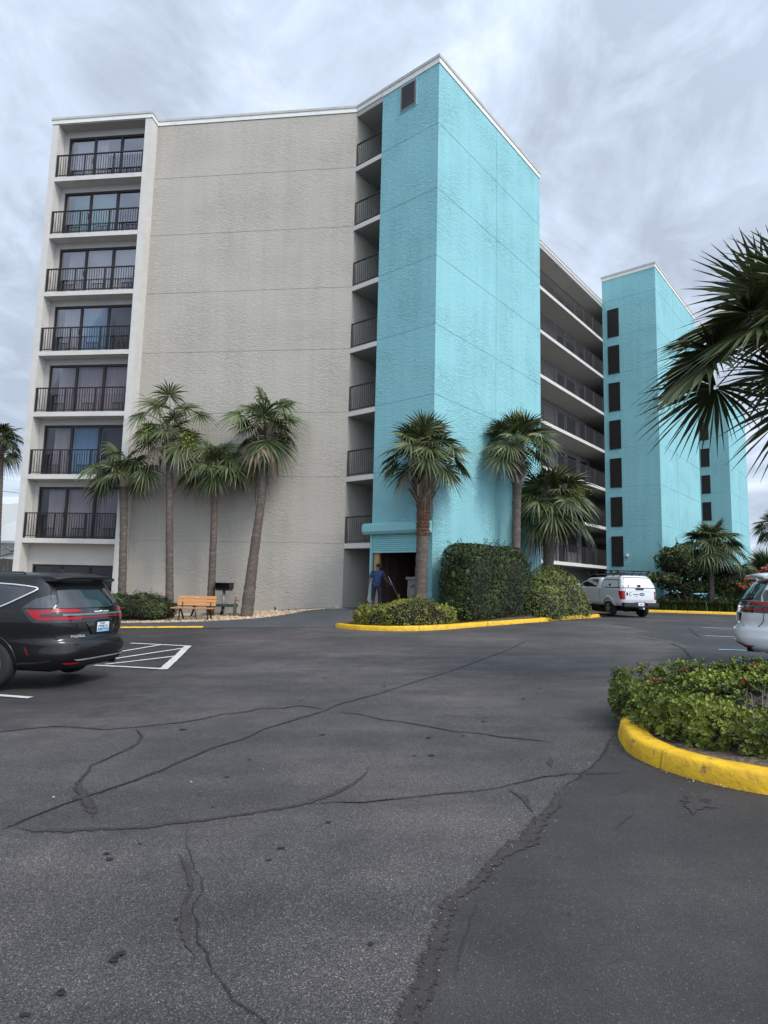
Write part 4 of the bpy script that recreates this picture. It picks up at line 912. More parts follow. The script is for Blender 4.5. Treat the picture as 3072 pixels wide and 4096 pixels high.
def red_flowers(t, b):
    mb = MB(); rg = random.Random(2)
    for X, Y in ((1655, 1227), (1668, 1226), (1597, 1264), (1612, 1250), (1606, 1268), (1640, 1236), (1690, 1225), (1625, 1262)):
        c = at(X, Y, 37.9)-b
        for i in range(26):
            q = c+Vector((rg.gauss(0, .07), rg.gauss(0, .05), rg.gauss(0, .06))); s = .05; d = Vector((rg.uniform(-1, 1), rg.uniform(-1, 1), rg.uniform(-1, 1))).normalized(); e = d.orthogonal().normalized(); mb.add([q-d*s, q+e*s, q+d*s, q-e*s], [(0, 1, 2, 3)])
    mb.build('red_flowers', mat('coral flowers', (.50, .07, .04), .6), t)
shrub('flowering bush with coral red blossoms behind the white minivan', [lobe(1655, 38.8, 1222, -.02, 1.5, 1.0), lobe(1612, 38.6, 1256, -.02, .9, .8)], 4500, .13, 'dark', 221, bump=.2, p=2, extras=[red_flowers])
# grassy clumps
def grass(label, pts, n, h, matname, seed, name='ornamental_grass', spread=.25, wid=.012, grp=None):
    rg = random.Random(seed); b = Vector((pts[0][0], pts[0][1], ground(*pts[0]))); t = MB()
    for i in range(n):
        c = pts[rg.randrange(len(pts))]; x, y = c[0]+rg.gauss(0, spread), c[1]+rg.gauss(0, spread*.6); z = ground(x, y)+.1; a = rg.uniform(0, 6.28); l = h*rg.uniform(.5, 1.1); d = Vector((math.cos(a), math.sin(a), 0)); s = Vector((-d.y, d.x, 0))*wid
        p0 = Vector((x, y, z))-b; p1 = p0+d*l*.15+Vector((0, 0, l*.6)); p2 = p0+d*l*.5+Vector((0, 0, l*rg.uniform(.7, 1)))
        t.add([p0-s, p0+s, p1+s, p1-s, p2], [(0, 1, 2, 3), (3, 2, 4)], c=rg.random())
    o = t.build(name, M['leaf_'+matname]); o.location = b; tag(o, label, 'grass', grp, 'stuff'); return o
k = G2(1283, 1326)
grass('tuft of long green grass at the pointed right end of the yellow kerb', [(k.x-.35, k.y+.2), (k.x-.1, k.y), (k.x-.7, k.y+.3)], 700, .55, 'light', 31)
grass('bank of dark strap leaved grass under the broad dark tree', [(x, 38.75-(x-17.5)*.16) for x in np.arange(16.6, 21.5, .4)], 3600, .75, 'hedge', 33, wid=.02)
# ---- the near island shrub: rosettes of spoon shaped leaves
def near_shrub():
    rg = random.Random(77); c = Vector((5.42, 6.66)); rx, ry, H_ = 2.80, 1.84, .50
    t = thing('island_shrub', 'low dense shrub of glossy spoon shaped leaves on the near kerbed island', 'shrub', (c.x, c.y, base(c.x))); b = Vector(t.location)
    leaves = MB(); red = MB(); tw = MB()
    def hgt(x, y):
        u, v = abs(x-c.x)/rx, abs(y-c.y)/ry; s = u**2.5+v**2.5
        return None if s >= 1 else (1-s)**.36*(H_+.07*noise3((x, y, 0), 1.5, 3)+.05*noise3((x, y, 0), 4, 8))
    def gap(x, y): return max(0, 1-((x-3.75)**2/.30+(y-5.75)**2/.5))   # thin woody patch
    def rosette(P, n, big=1, reds=False):
        d0 = n.orthogonal().normalized(); k = rg.randint(6, 8); cv = min(1, max(0, .42+.5*noise3(P, 1.6, 5)+rg.uniform(-.25, .25)))
        for i in range(k):
            a = 6.283*i/k+rg.uniform(-.3, .3); tilt = rg.uniform(.25, 1.05) if i else .1
            d = (Matrix.Rotation(a, 3, n) @ d0); d = (d*math.cos(tilt)+n*math.sin(tilt)).normalized(); e = n.cross(d).normalized(); m_ = d.cross(e); s = .052*big*rg.uniform(.7, 1.2); w = s*.30
            o = P-b+Vector((rg.uniform(-.008, .008), rg.uniform(-.008, .008), rg.uniform(-.012, .008)))
            v = [o, o+d*s*.5+e*w*.6-m_*s*.05, o+d*s*.85+e*w-m_*s*.03, o+d*s*1.05, o+d*s*.85-e*w-m_*s*.03, o+d*s*.5-e*w*.6-m_*s*.05, o+d*s*.55+m_*s*-.14]
            (red if reds else leaves).add(v, [(0, 1, 6), (1, 2, 3, 6), (6, 3, 4, 5), (0, 6, 5)], c=min(1, max(0, cv+rg.uniform(-.18, .18))))
    cnt = 0
    while cnt < 5600:
        x = rg.uniform(2.3, 5.8) if rg.random() < .93 else rg.uniform(5.8, 8.3); y = rg.uniform(4.7, 8.8); z = hgt(x, y)
        if z is None: continue
        e_ = .03; zx = hgt(x+e_, y); zy = hgt(x, y+e_); nx = (z-(zx if zx is not None else 0))/e_; ny = (z-(zy if zy is not None else 0))/e_
        nx, ny = max(-5, min(5, nx)), max(-5, min(5, ny)); n = Vector((nx, ny, 1)).normalized()
        if rg.random() > min(1, .28/max(.05, n.z)+.0) and n.z > .9 and rg.random() < .25: continue
        g = gap(x, y)
        if rg.random() < g*1.6: continue
        zz_ = z if n.z > .5 else z*rg.uniform(.15, 1.05)
        P = Vector((x, y, base(x)+.10+zz_-rg.random()**2*.10))
        n = (n+Vector((rg.uniform(-.45, .45), rg.uniform(-.45, .45), rg.uniform(0, .3)))).normalized(); rosette(P, n, 1); cnt += 1
    for i in range(1900):   # the steep rim, down to the kerb
        a = rg.uniform(0, 6.283); u = Vector((math.cos(a), math.sin(a))); s = (abs(u.x)**2.5+abs(u.y)**2.5)**(-1/2.5); x, y = c.x+u.x*s*rx*rg.uniform(.95, 1.03), c.y+u.y*s*ry*rg.uniform(.95, 1.03)
        if x > 6: continue
        P = Vector((x, y, base(x)+.12+rg.uniform(0, .42))); rosette(P, Vector((u.x, u.y, rg.uniform(.1, 1.2))).normalized())
    for x, y in ((3.0, 7.0), (3.07, 6.95), (4.35, 7.4), (4.1, 7.6), (3.7, 6.45), (3.6, 7.5)):
        z = hgt(x, y); P = Vector((x, y, base(x)+.12+(z or .3)))
        for k in range(3): rosette(P+Vector((rg.uniform(-.05, .05), rg.uniform(-.05, .05), 0)), Vector((0, 0, 1)), .8, True)
    leaves.build('foliage', M['leaf_near'], t); red.build('red_leaves', mat('withered red leaves', (.25, .035, .025), .6, rnd=[(.16, .02, .015), (.40, .06, .04)]), t)
    for i in range(900):
        x, y = 3.75+rg.gauss(0, .38), 5.75+rg.gauss(0, .42); z = hgt(x, y)
        if z is None: continue
        z0 = rg.uniform(.05, z*.8); p = Vector((x, y, base(x)+.1+z0))-b; d = Vector((rg.uniform(-1, 1), rg.uniform(-1, 1), rg.uniform(.1, 1))).normalized(); l = rg.uniform(.08, .22); tw.tube([p, p+d*l*.5+Vector((rg.uniform(-.02, .02), 0, .01)), p+d*l], [.004, .003, .0015], 3)
    tw.build('twigs', mat('grey twigs', (.20, .165, .135), .9), t)
    co = MB(); rows = []
    for i in range(16):
        r = i/15; rows.append([])
        for j in range(49):
            a = 2*math.pi*(j % 48)/48; u = Vector((math.cos(a), math.sin(a))); s = (abs(u.x)**2.5+abs(u.y)**2.5)**(-1/2.5)*.93*r; x, y = c.x+u.x*s*rx, c.y+u.y*s*ry
            z = (hgt(x, y) or 0)-.09; z -= .25*gap(x, y); rows[-1].append((x-b.x, y-b.y, max(.06, z+.10-.02) if r < .99 else .02))
    co.grid(rows); co.build('dark_filler', M['core'], t, smooth=True)  # dark filler surface under the rosettes, inner shade put into its colour
near_shrub()
# ------------------------------------------------------------ props
M['orange'] = mat('orange stained timber', (.52, .24, .075), .6, bump=(20, .3, .004), var=(5, (.42, .18, .055), .4, .7), stretch=(1, 8, 8))
M['black'] = mat('black painted iron', (.014, .014, .015), .5, bump=(50, .2, .002))
M['green'] = mat('dark green painted wood', (.02, .042, .032), .6, bump=(25, .3, .004))
M['green2'] = mat('faded green post', (.06, .085, .06), .8, bump=(20, .5, .01))
bx, by = (lambda p: (p.x, p.y))(gnd(424, 23.45))
bz = ground(bx, by)+.03
t = thing('park_bench', 'orange slatted park bench with black iron legs in front of the beige wall', 'bench', (bx, by, bz), R(3))
W = 1.42
b = MB()
for i in range(3): b.box(-W/2-.13, W/2-.02, -.24+i*.15, -.115+i*.15, .42, .455)
b.build('seat', M['orange'], t, bevel=.006)
for i in range(3):
    b = MB(); z = .52+i*.125; y = .24+i*.035; b.hexa([(-W/2, y, z), (W/2, y, z), (W/2, y+.03, z), (-W/2, y+.03, z), (-W/2, y+.03, z+.11), (W/2, y+.03, z+.11), (W/2, y+.06, z+.11), (-W/2, y+.06, z+.11)])
    b.build('backrest_slat', M['orange'], t, bevel=.006)
for s in (-.52, .52):
    b = MB(); b.bar((s, -.2, .41), (s, .24, .41), .05, .035); b.bar((s, -.15, .41), (s, -.18, 0), .045, .04); b.bar((s, .02, .41), (s+.06, .30, 0), .045, .04); b.bar((s, .20, .40), (s, .36, .86), .045, .02)
    b.tube([(s, -.17, .22), (s, -.02, .36), (s, .1, .40)], .016, 6); b.build('leg', M['black'], t)
b = MB(); b.box(-.04, .06, .305, .309, .80, .84); b.build('plaque', M['white_line'], t)
# low green bench behind
p = gnd(430, 24.45); t = thing('green_bench', 'long dark green backless plank bench behind the orange bench', 'bench', (p.x, p.y, p.z+.02), R(2))
b = MB(); b.box(-1.75, 1.52, -.13, .13, .42, .53); b.build('seat', M['green'], t, bevel=.01)
for s in (-1.3, -.1, 1.0):
    b = MB(); b.bar((s, 0, .42), (s+.1, -.22, 0), .05); b.bar((s, 0, .42), (s-.2, .2, 0), .05); b.bar((s-.05, 0, .42), (s-.05, 0, .26), .07); b.build('leg', M['black'], t)
p = gnd(510, 24.2); t = thing('standpipe', 'short faded green post with a small tap at the right end of the green bench', 'tap post', (p.x, p.y, p.z+.02))
b = MB(); b.box(-.06, .06, -.06, .06, 0, .50); b.build('post', M['green2'], t, bevel=.01)
b = MB(); b.tube([(0, 0, .49), (0, 0, .66), (.03, 0, .70)], .016, 8); b.tube([(0, 0, .6), (.12, 0, .6), (.14, 0, .56)], .014, 8); b.tube([(0, 0, .7), (.06, 0, .74)], .02, 6); b.tube([(.12, -.03, .64), (.12, .03, .64)], .012, 6); b.build('tap', mat('aged brass', (.16, .12, .06), .5, metal=.6), t, smooth=True)
# pedestal grill
p = gnd(485, 24.75); t = thing('pedestal_grill', 'black box barbecue grill on a grey steel pedestal beside the wall', 'grill', (p.x, p.y, p.z), R(-8))
b = MB(); b.tube([(0, 0, 0), (0, 0, .98)], .055, 12); b.build('pedestal', M['steel'], t, smooth=True)
b = MB(); w, d, h_ = .30, .22, .28; z = .98
b.hexa([(-w*.85, -d*.8, z), (w*.85, -d*.8, z), (w*.85, d*.8, z), (-w*.85, d*.8, z), (-w, -d, z+.10), (w, -d, z+.10), (w, d, z+.10), (-w, d, z+.10)])
b.box(-w, -w+.02, -d, d, z+.10, z+h_); b.box(w-.02, w, -d, d, z+.10, z+h_); b.box(-w, w, d-.02, d-.001, z+.10, z+h_-.001); b.build('firebox', M['black'], t)
b = MB(); b.box(-w-.03, w+.03, -d-.05, d+.02, z+h_+.002, z+h_+.03); b.build('lid', M['black'], t, bevel=.006)
b = MB()
for i in range(9): b.bar((-w+.03, -d+.03+i*.048, z+.17), (w-.03, -d+.03+i*.048, z+.17), .012)
b.bar((w, -d-.02, z+.14), (w+.16, -d-.02, z+.20), .02); b.build('grate', M['iron'], t)
# dark rubber hose lying at the wall foot near the passage
hp = [Vector((x, y, ground(x, y)+.045)) for x, y in [(-4.1, 25.0), (-3.7, 25.1), (-3.2, 24.85), (-2.7, 24.8), (-2.2, 24.95), (-1.8, 25.05)]]
b = MB(); b.tube(smoothpath(hp, 2), .03, 7); o = b.build('rubber_hose', M['black'], smooth=True); tag(o, 'black rubber hose lying along the foot of the beige wall by the passage', 'hose')
p = Vector((-4.25, 25.15, ground(-4.25, 25.15))); b = MB(); b.tube([(0, 0, 0), (-.02, 0, .22)], [.03, .02], 7); b.tube([(-.02, 0, .18), (.05, 0, .12)], .018, 6); o = b.build('pipe_stub', M['black']); o.location = p; tag(o, 'short black pipe stub sticking up at the foot of the beige wall', 'pipe')
# manhole-like slab by the passage
b = MB(); c = (-1.75, 24.35); n = 18; b.tube([(c[0], c[1], ground(*c)+.02), (c[0], c[1], ground(*c)+.045)], .0); b = MB()
b.prism([(c[0]+.42*math.cos(6.283*i/n), c[1]+.30*math.sin(6.283*i/n)) for i in range(n)], ground(*c)-.02, ground(*c)+.035); o = b.build('drain_cover', M['concrete']); tag(o, 'round concrete drain cover in front of the ground floor passage', 'drain cover')
# ------------------------------------------------------------ neighbours on the left
M['nb'] = mat('white painted siding', (.66, .68, .66), .7, bump=(4, .3, .02), stretch=(1, 1, 9))
M['nbroof'] = mat('pale metal roof', (.50, .52, .50), .6, bump=(5, .2, .02))
t = thing('neighbour_house', 'low white building with a pale shallow roof beyond the left edge of the apartment building', 'building', (-30, 45, 0)); t.location = (0, 0, 0)
d = 46
pe = at(34, 1172, d); pr = at(36, 1120, d+4); pl_ = at(0, 1131, d+4)
zw = at(0, 1176, d).z
b = MB(); b.box(-75, -24.5, d+.3, d+9, -1, zw-.08); b.build('wall', M['nb'], t)
b = MB(); sl = (pr.z-pl_.z)/(pr.x-pl_.x)
def rz_(x): return pr.z+(x-pr.x)*sl
b.add([(-75, d-.2, zw-.25), (-24, d-.2, zw+.12), (-24, d-.2, zw+.3), (-75, d-.2, zw-.05), (-75, d+4.6, rz_(-75)), (-24, d+4.6, rz_(-24)), (-75, d+9.5, zw), (-24, d+9.5, zw)], [(0, 1, 2, 3), (3, 2, 5, 4), (4, 5, 7, 6), (1, 7, 5, 2)]); b.build('roof', M['nbroof'], t)
t = thing('wooden_fence', 'weathered grey board fence beyond the black minivan', 'fence', (-30, 36, 0)); t.location = (0, 0, 0)
M['fence'] = mat('weathered fence boards', (.12, .105, .09), .9, bump=(10, .6, .01), var=(2, (.24, .22, .19), .5, .75), stretch=(5, 5, .7)); b = MB(); rg = random.Random(1); zt_ = at(10, 1207, 34).z
for i in range(150): x = -33+i*.145; b.box(x, x+.135, 34, 34.03, -.2, zt_+rg.uniform(-.03, .03))
b.build('boards', M['fence'], t)
b = MB(); b.box(-33, -11.3, 34.035, 34.08, .5, .6); b.box(-33, -11.3, 34.035, 34.08, 1.9, 2.0); b.build('rail', M['fence'], t)
po = thing('utility_pole', 'timber utility pole carrying the wires left of the photo', 'pole', (-62, 62, -.3))
b = MB(); b.tube([(0, 0, 0), (0, 0, 10.5)], [.17, .12], 10); b.build('pole', M['twig'], po)
for (Y0, Y1, X1), lb in zip(((1060, 1068, 60), (1112, 1118, 60)), ('upper thin power line crossing the sky left of the building', 'lower thin power line crossing the sky left of the building')):
    a_, b9 = at(0, Y0, 62), at(X1, Y1, 62); dd = (b9-a_); P0 = a_-dd*6; P1 = b9+dd*1.5; b = MB(); b.tube([P0, P0.lerp(P1, .5), P1], .022, 5); o = b.build('power_line', M['iron']); tag(o, lb, 'power line')
b = MB(); b.tube([at(-20, 1194, 44), at(10, 1186, 44), at(24, 1180, 44), at(40, 1175, 44)], .035, 6); b.tube([at(15, 1183, 44), at(24, 1190, 44), at(35, 1187, 44)], .10, 8); o = b.build('service_cable', mat('grey cable', (.2, .2, .2), .7)); tag(o, 'bundled service cable slung low in front of the neighbouring roof', 'cable')
# ------------------------------------------------------------ the man
def skin(name, V, E, Rr, mt, parent, sub=2, root=0, smooth=True):
    me = bpy.data.meshes.new(name); me.from_pydata([Vector(v) for v in V], E, []); me.materials.append(mt); o = bpy.data.objects.new(name, me); COL.objects.link(o); o.parent = parent
    sm = o.modifiers.new('skin', 'SKIN'); sm.use_smooth_shade = True; sv = me.skin_vertices[0].data
    for i, r in enumerate(Rr): sv[i].radius = r if isinstance(r, tuple) else (r, r); sv[i].use_root = (i == root)
    s = o.modifiers.new('sub', 'SUBSURF'); s.levels = sub; s.render_levels = sub
    return o
mp = at(813, 1316, 23.45); mz = ground(mp.x, mp.y)+.02
man = thing('person', 'person seen from behind in blue T-shirt and jeans, cleaning at the open roller shutter', 'person', (mp.x, mp.y, mz), R(-8))
J = dict(pel=(0, 0, .93), sp=(.005, .01, 1.12), ch=(.01, .045, 1.32), nb=(.015, .07, 1.46), hb=(.03, .10, 1.55), ht=(.035, .115, 1.66), fc=(.045, .17, 1.60),
 hl=(-.095, 0, .90), kl=(-.135, .03, .49), al=(-.155, -.01, .09), tl=(-.17, .15, .035), hr=(.095, 0, .90), kr=(.115, .03, .49), ar=(.13, .0, .09), tr=(.15, .16, .035),
 sl=(-.185, .05, 1.40), el=(-.285, -.02, 1.14), wl=(-.33, .04, .91), pml=(-.335, .06, .84), sr=(.205, .06, 1.40), er=(.30, .12, 1.15), wr=(.46, .28, .985), pmr=(.515, .335, .945))
JN = list(J); ix = {k: i for i, k in enumerate(JN)}
ED = [('pel', 'sp'), ('sp', 'ch'), ('ch', 'nb'), ('nb', 'hb'), ('hb', 'ht'), ('hb', 'fc'), ('pel', 'hl'), ('hl', 'kl'), ('kl', 'al'), ('al', 'tl'), ('pel', 'hr'), ('hr', 'kr'), ('kr', 'ar'), ('ar', 'tr'), ('ch', 'sl'), ('sl', 'el'), ('el', 'wl'), ('wl', 'pml'), ('ch', 'sr'), ('sr', 'er'), ('er', 'wr'), ('wr', 'pmr')]
RD = dict(pel=(.10, .075), sp=(.12, .09), ch=(.14, .10), nb=.055, hb=.075, ht=(.075, .085), fc=.055, hl=.068, kl=.055, al=.04, tl=.035, hr=.068, kr=.055, ar=.04, tr=.035, sl=.055, el=.04, wl=.027, pml=(.036, .02), sr=.055, er=.04, wr=.027, pmr=(.036, .02))
V = [J[k] for k in JN]; RR = [RD[k] for k in JN]; E2 = [(ix[a], ix[b_]) for a, b_ in ED]
for hand, palm_, out, dn in (('l', J['pml'], Vector((.0, .3, -1)), Vector((1, 0, 0))), ('r', J['pmr'], Vector((.75, .6, -.35)), Vector((0, 0, -1)))):
    out.normalize(); lat = out.cross(dn).normalized(); root = ix['pm'+hand]
    for f, (off, ln) in enumerate(((-.027, .065), (-.009, .075), (.009, .07), (.027, .055))):
        a = Vector(palm_)+lat*off+out*.03; b1 = a+out*ln*.45+dn*.008; b2 = b1+out*ln*.2+dn*ln*.35
        n0 = len(V); V += [a, b1, b2]; RR += [.0095, .009, .0075]; E2 += [(root, n0), (n0, n0+1), (n0+1, n0+2)]
    a = Vector(palm_)+lat*-.035-out*.005; b1 = a+out*.035+dn*.03-lat*.005; n0 = len(V); V += [a, b1]; RR += [.011, .009]; E2 += [(root, n0), (n0, n0+1)]
M['skin'] = mat('brown skin', (.13, .065, .04), .55); body = skin('body', V, E2, RR, M['skin'], man)
M['tee'] = mat('blue cotton', (.022, .045, .12), .85, bump=(9, .8, .03)); M['jean'] = mat('dark denim', (.010, .017, .042), .85, bump=(10, .8, .025), var=(7, (.03, .045, .09), .55, .8))
def sub_(keys, edges, radii, name, mt):
    v = [J[k] if isinstance(k, str) else k for k in keys]; return skin(name, v, edges, radii, mt, man)
mid = lambda a, b_, f: tuple(Vector(J[a]).lerp(Vector(J[b_]), f))
sub_([(0, 0, .90), 'sp', 'ch', 'nb', 'sl', mid('sl', 'el', .75), 'sr', mid('sr', 'er', .75)], [(0, 1), (1, 2), (2, 3), (2, 4), (4, 5), (2, 6), (6, 7)], [(.178, .14), (.16, .118), (.175, .12), .07, .078, .07, .078, .07], 't_shirt', M['tee'])
sub_([(0, 0, .96), 'hl', mid('hl', 'kl', .5), 'kl', mid('kl', 'al', .6), mid('kl', 'al', .95), 'hr', mid('hr', 'kr', .5), 'kr', mid('kr', 'ar', .6), mid('kr', 'ar', .95)], [(0, 1), (1, 2), (2, 3), (3, 4), (4, 5), (0, 6), (6, 7), (7, 8), (8, 9), (9, 10)], [(.145, .11), .105, .095, .078, .068, .066, .105, .095, .078, .068, .066], 'jeans', M['jean'])
skin('hair', [(.03, .09, 1.60), (.035, .09, 1.67), (.035, .12, 1.72)], [(0, 1), (1, 2)], [(.078, .075), (.086, .09), (.06, .07)], mat('black hair', (.008, .007, .007), .9), man)
mb = MB(); mb.tube([(-.055, .11, 1.62), (-.052, .11, 1.73), (.035, .11, 1.775), (.118, .11, 1.73), (.12, .11, 1.62)], .009, 6)
for s in (-.062, .128): mb.tube([(s-.015, .11, 1.61), (s+.015, .11, 1.61)], .035, 10)
mb.build('ear_defenders', mat('olive plastic', (.10, .09, .05), .6), man, smooth=True)
skin('glove', [J['wr'], J['pmr'], tuple(Vector(J['pmr'])+Vector((.03, .03, -.02)))], [(0, 1), (1, 2)], [.032, (.045, .03), .035], mat('purple blue glove', (.07, .08, .42), .5), man)
skin('glove', [J['wl'], J['pml'], tuple(Vector(J['pml'])+Vector((0, .01, -.04)))], [(0, 1), (1, 2)], [.032, (.042, .028), .032], bpy.data.materials['purple blue glove'], man)
for a, b2 in (('al', 'tl'), ('ar', 'tr')):
    A, B = Vector(J[a]), Vector(J[b2]); skin('shoe', [(A.x, A.y-.04, .045), (A.x, A.y+.02, .06), tuple(B+Vector((0, 0, .01))), tuple(B+Vector((0, .07, 0)))], [(0, 1), (1, 2), (2, 3)], [.04, .05, (.048, .035), (.04, .028)], M['black'], man)
Mm = Matrix.Translation((mp.x, mp.y, mz)) @ Matrix.Rotation(R(-8), 4, 'Z')
hR, hL = Mm @ (Vector(J['pmr'])+Vector((.035, .03, -.02))), Mm @ (Vector(J['pml'])+Vector((.01, .01, -.02)))
wand = thing('pressure_wand', 'thin silver spray wand held in the right hand of the person', 'spray wand', hR); e = Vector((hR.x+.42, hR.y+.25, mz+.12))
wd_ = (e-hR); mb = MB(); mb.tube([-wd_*.42, wd_*.05, wd_], [.014, .012, .009], 8); mb.build('lance', mat('brushed aluminium', (.45, .45, .5), .35, metal=.7), wand, smooth=True)
mb = MB(); mb.tube([-wd_*.1, wd_*.14], .022, 8); mb.build('grip', mat('violet grip', (.16, .14, .45), .5), wand, smooth=True)
g = thing('long_brush', 'worn timber handled brush with crooked head trailing from the left hand of the man', 'brush', hL)
mb = MB(); zb_ = mz-hL.z; mb.tube([(0, 0, .10), (.02, -.02, -.15), (-.02, -.05, -.45), (.03, -.08, zb_+.32), (.06, -.08, zb_+.26)], [.02, .022, .022, .024, .03], 8); mb.build('handle', M['wood_post'], g, smooth=True)
mb = MB(); mb.tube([(.06, -.08, zb_+.27), (-.06, -.12, zb_+.16), (-.24, -.2, zb_+.03)], [.03, .035, .03], 8); mb.build('head', M['twig'], g, smooth=True)
# ------------------------------------------------------------ vehicles
def paintmat(name, col, rough=.25, metal=0, coat=1, spec=.5):
    return mat(name, col, rough, metal=metal, coat=coat, spec=spec)
M['van_black'] = paintmat('black car paint', (.006, .006, .007), .4, coat=.55, spec=.2)
M['van_white'] = paintmat('white car paint', (.76, .78, .79), .3)
M['truck_white'] = paintmat('white truck paint', (.66, .68, .70), .35)
M['cap_white'] = mat('white fibreglass cap', (.66, .67, .67), .45, coat=.3)
M['car_glass'] = mat('dark tinted car glass', (.010, .012, .014), .03, spec=.9, coat=.6)
M['chrome'] = mat('bright metal trim', (.74, .76, .78), .22, metal=.55, coat=.6)
M['rubber'] = mat('tyre rubber', (.014, .014, .015), .85, bump=(60, .3, .003))
M['alloy'] = mat('alloy wheel', (.42, .43, .45), .3, metal=.9)
M['lamp'] = mat('red lamp lens', (.33, .004, .010), .25, coat=.25, spec=.3)
M['lamp_dark'] = mat('dark red lamp lens', (.10, .006, .010), .15, coat=1)
M['gloss_black'] = mat('gloss black trim', (.008, .009, .010), .1, coat=.6)
M['plastic'] = mat('black bumper plastic', (.018, .018, .019), .6)
M['under'] = mat('underbody', (.006, .006, .006), .95)
class Shell:
    def __init__(s, tab):   # z, yr, yf, w, a, b
        s.t = sorted(tab); s.z = [r[0] for r in s.t]
    def g(s, z): return [float(np.interp(z, s.z, [r[k] for r in s.t])) for k in range(1, 6)]
    def rear(s, x, z, off=0):
        yr, yf, w, a, b = s.g(z); yc, L = (yr+yf)/2, (yf-yr)/2; k = max(0, 1-min(1, abs(x/w))**a); return Vector((x, yc-L*k**(1/b)-off, z))
    def side(s, y, z, off=0, sg=-1):
        yr, yf, w, a, b = s.g(z); yc, L = (yr+yf)/2, (yf-yr)/2; k = max(0, 1-min(1, abs((y-yc)/L))**b); return Vector((sg*(w*k**(1/a)+off), y, z))
    def wrap(s, q, z, off=0):
        """q: -1..1 across the tail (x=.95 w q), beyond that metres along the flank"""
        yr, yf, w, a, b = s.g(z); sg = 1 if q >= 0 else -1; Q = abs(q)
        if Q <= 1:
            p = s.rear(.95*w*q, z); p0 = s.rear(.95*w*q-.004, z); p1 = s.rear(.95*w*q+.004, z); t = (p1-p0).normalized(); n = Vector((t.y, -t.x, 0)); return p+n*off
        y0 = s.rear(.95*w, z).y+(Q-1); return s.side(y0, z, off, sg)
    def mesh(s, mb, zs, n=88):
        rows = []
        for z in zs:
            yr, yf, w, a, b = s.g(z); yc, L = (yr+yf)/2, (yf-yr)/2; P = []
            for i in range(1440):
                t = 2*math.pi*i/1440; c, d = math.cos(t), math.sin(t); P.append((w*math.copysign(abs(c)**(2/a), c), yc+L*math.copysign(abs(d)**(2/b), d)))
            P = np.array(P+[P[0]]); D = np.r_[0, np.cumsum(np.hypot(*np.diff(P, axis=0).T))]; u = np.linspace(0, D[-1], n+1)
            rows.append([(float(np.interp(k, D, P[:, 0])), float(np.interp(k, D, P[:, 1])), z) for k in u])
        mb.grid(rows); k = n+1
        mb.add(rows[0][:-1], [tuple(range(n-1, -1, -1))]); mb.add(rows[-1][:-1], [tuple(range(n))])
    def patch(s, mb, f, left, right, off=.006, nx=24, nz=12, mi=0):
        """left/right: [(coord, z)...] z ascending edges"""
        z0, z1 = left[0][1], left[-1][1]; rows = []
        for i in range(nz+1):
            z = z0+(z1-z0)*i/nz; a = np.interp(z, [p[1] for p in left], [p[0] for p in left]); b = np.interp(z, [p[1] for p in right], [p[0] for p in right])
            rows.append([f(a+(b-a)*j/nx, z, off) for j in range(nx+1)])
        mb.grid(rows, mi)
def wheel(parent, x, y, r, w, sg, rimmat, hole=.64, spokes=8):
    o = thing_part('wheel', parent, (x, y, r))
    mb = MB(); pr = [(-w/2, r*hole), (-w/2+.005, r*.80), (-w/2+.02, r*.95), (-w/2+.05, r), (w/2-.05, r), (w/2-.02, r*.95), (w/2-.005, r*.80), (w/2, r*hole)]; n = 40; rows = []
    for k in range(n+1):
        a = 2*math.pi*k/n; rows.append([(px, pr_*math.cos(a), pr_*math.sin(a)) for px, pr_ in pr])
    mb.grid(rows); ty = mb.build('tyre', M['rubber'], o, smooth=True, fix=True)
    mb = MB(); R0 = r*hole; xo = sg*(w/2-.012); rows = []
    for k in range(n+1):
        a = 2*math.pi*k/n; rows.append([(xo, R0*math.cos(a), R0*math.sin(a)), (xo-sg*.0, R0*.93*math.cos(a), R0*.93*math.sin(a)), (xo-sg*.05, R0*.90*math.cos(a), R0*.90*math.sin(a)), (xo-sg*.12, R0*.86*math.cos(a), R0*.86*math.sin(a))])
    mb.grid(rows)
    for k in range(spokes):
        a = 2*math.pi*k/spokes; d = Vector((0, math.cos(a), math.sin(a))); mb.bar(Vector((xo-sg*.03, 0, 0))+d*R0*.12, Vector((xo-sg*.02, 0, 0))+d*R0*.92, .05*r/.36, .035)
    mb.tube([(xo-sg*.06, 0, 0), (xo-sg*.0, 0, 0)], R0*.2, 14); mb.build('rim', rimmat, o)
    mb = MB(); mb.tube([(xo-sg*.14, 0, 0), (xo-sg*.12, 0, 0)], R0*.88, 24); mb.build('brake_disc', M['under'], o)
    return o
def thing_part(name, parent, loc):
    mb = MB(); o = bpy.data.objects.new(name, None); COL.objects.link(o); o.parent = parent; o.location = loc; return o
def text_on(parent, name, body, size, mt, fn, u0, z0, bold=.0, squash=1, shear=0):
    cu = bpy.data.curves.new(name, 'FONT'); cu.body = body; cu.size = size; cu.extrude = 0; cu.offset = bold; cu.resolution_u = 3; cu.align_x = 'CENTER'; cu.align_y = 'CENTER'; cu.shear = shear
    tmp = bpy.data.objects.new('tmp', cu); COL.objects.link(tmp); dg = bpy.context.evaluated_depsgraph_get(); me = bpy.data.meshes.new_from_object(tmp.evaluated_get(dg)); bpy.data.objects.remove(tmp); me.name = name
    for v in me.vertices: v.co = fn(u0+v.co.x*squash, z0+v.co.y)
    me.materials.clear(); me.materials.append(mt); o = bpy.data.objects.new(name, me); COL.objects.link(o); o.parent = parent; return o
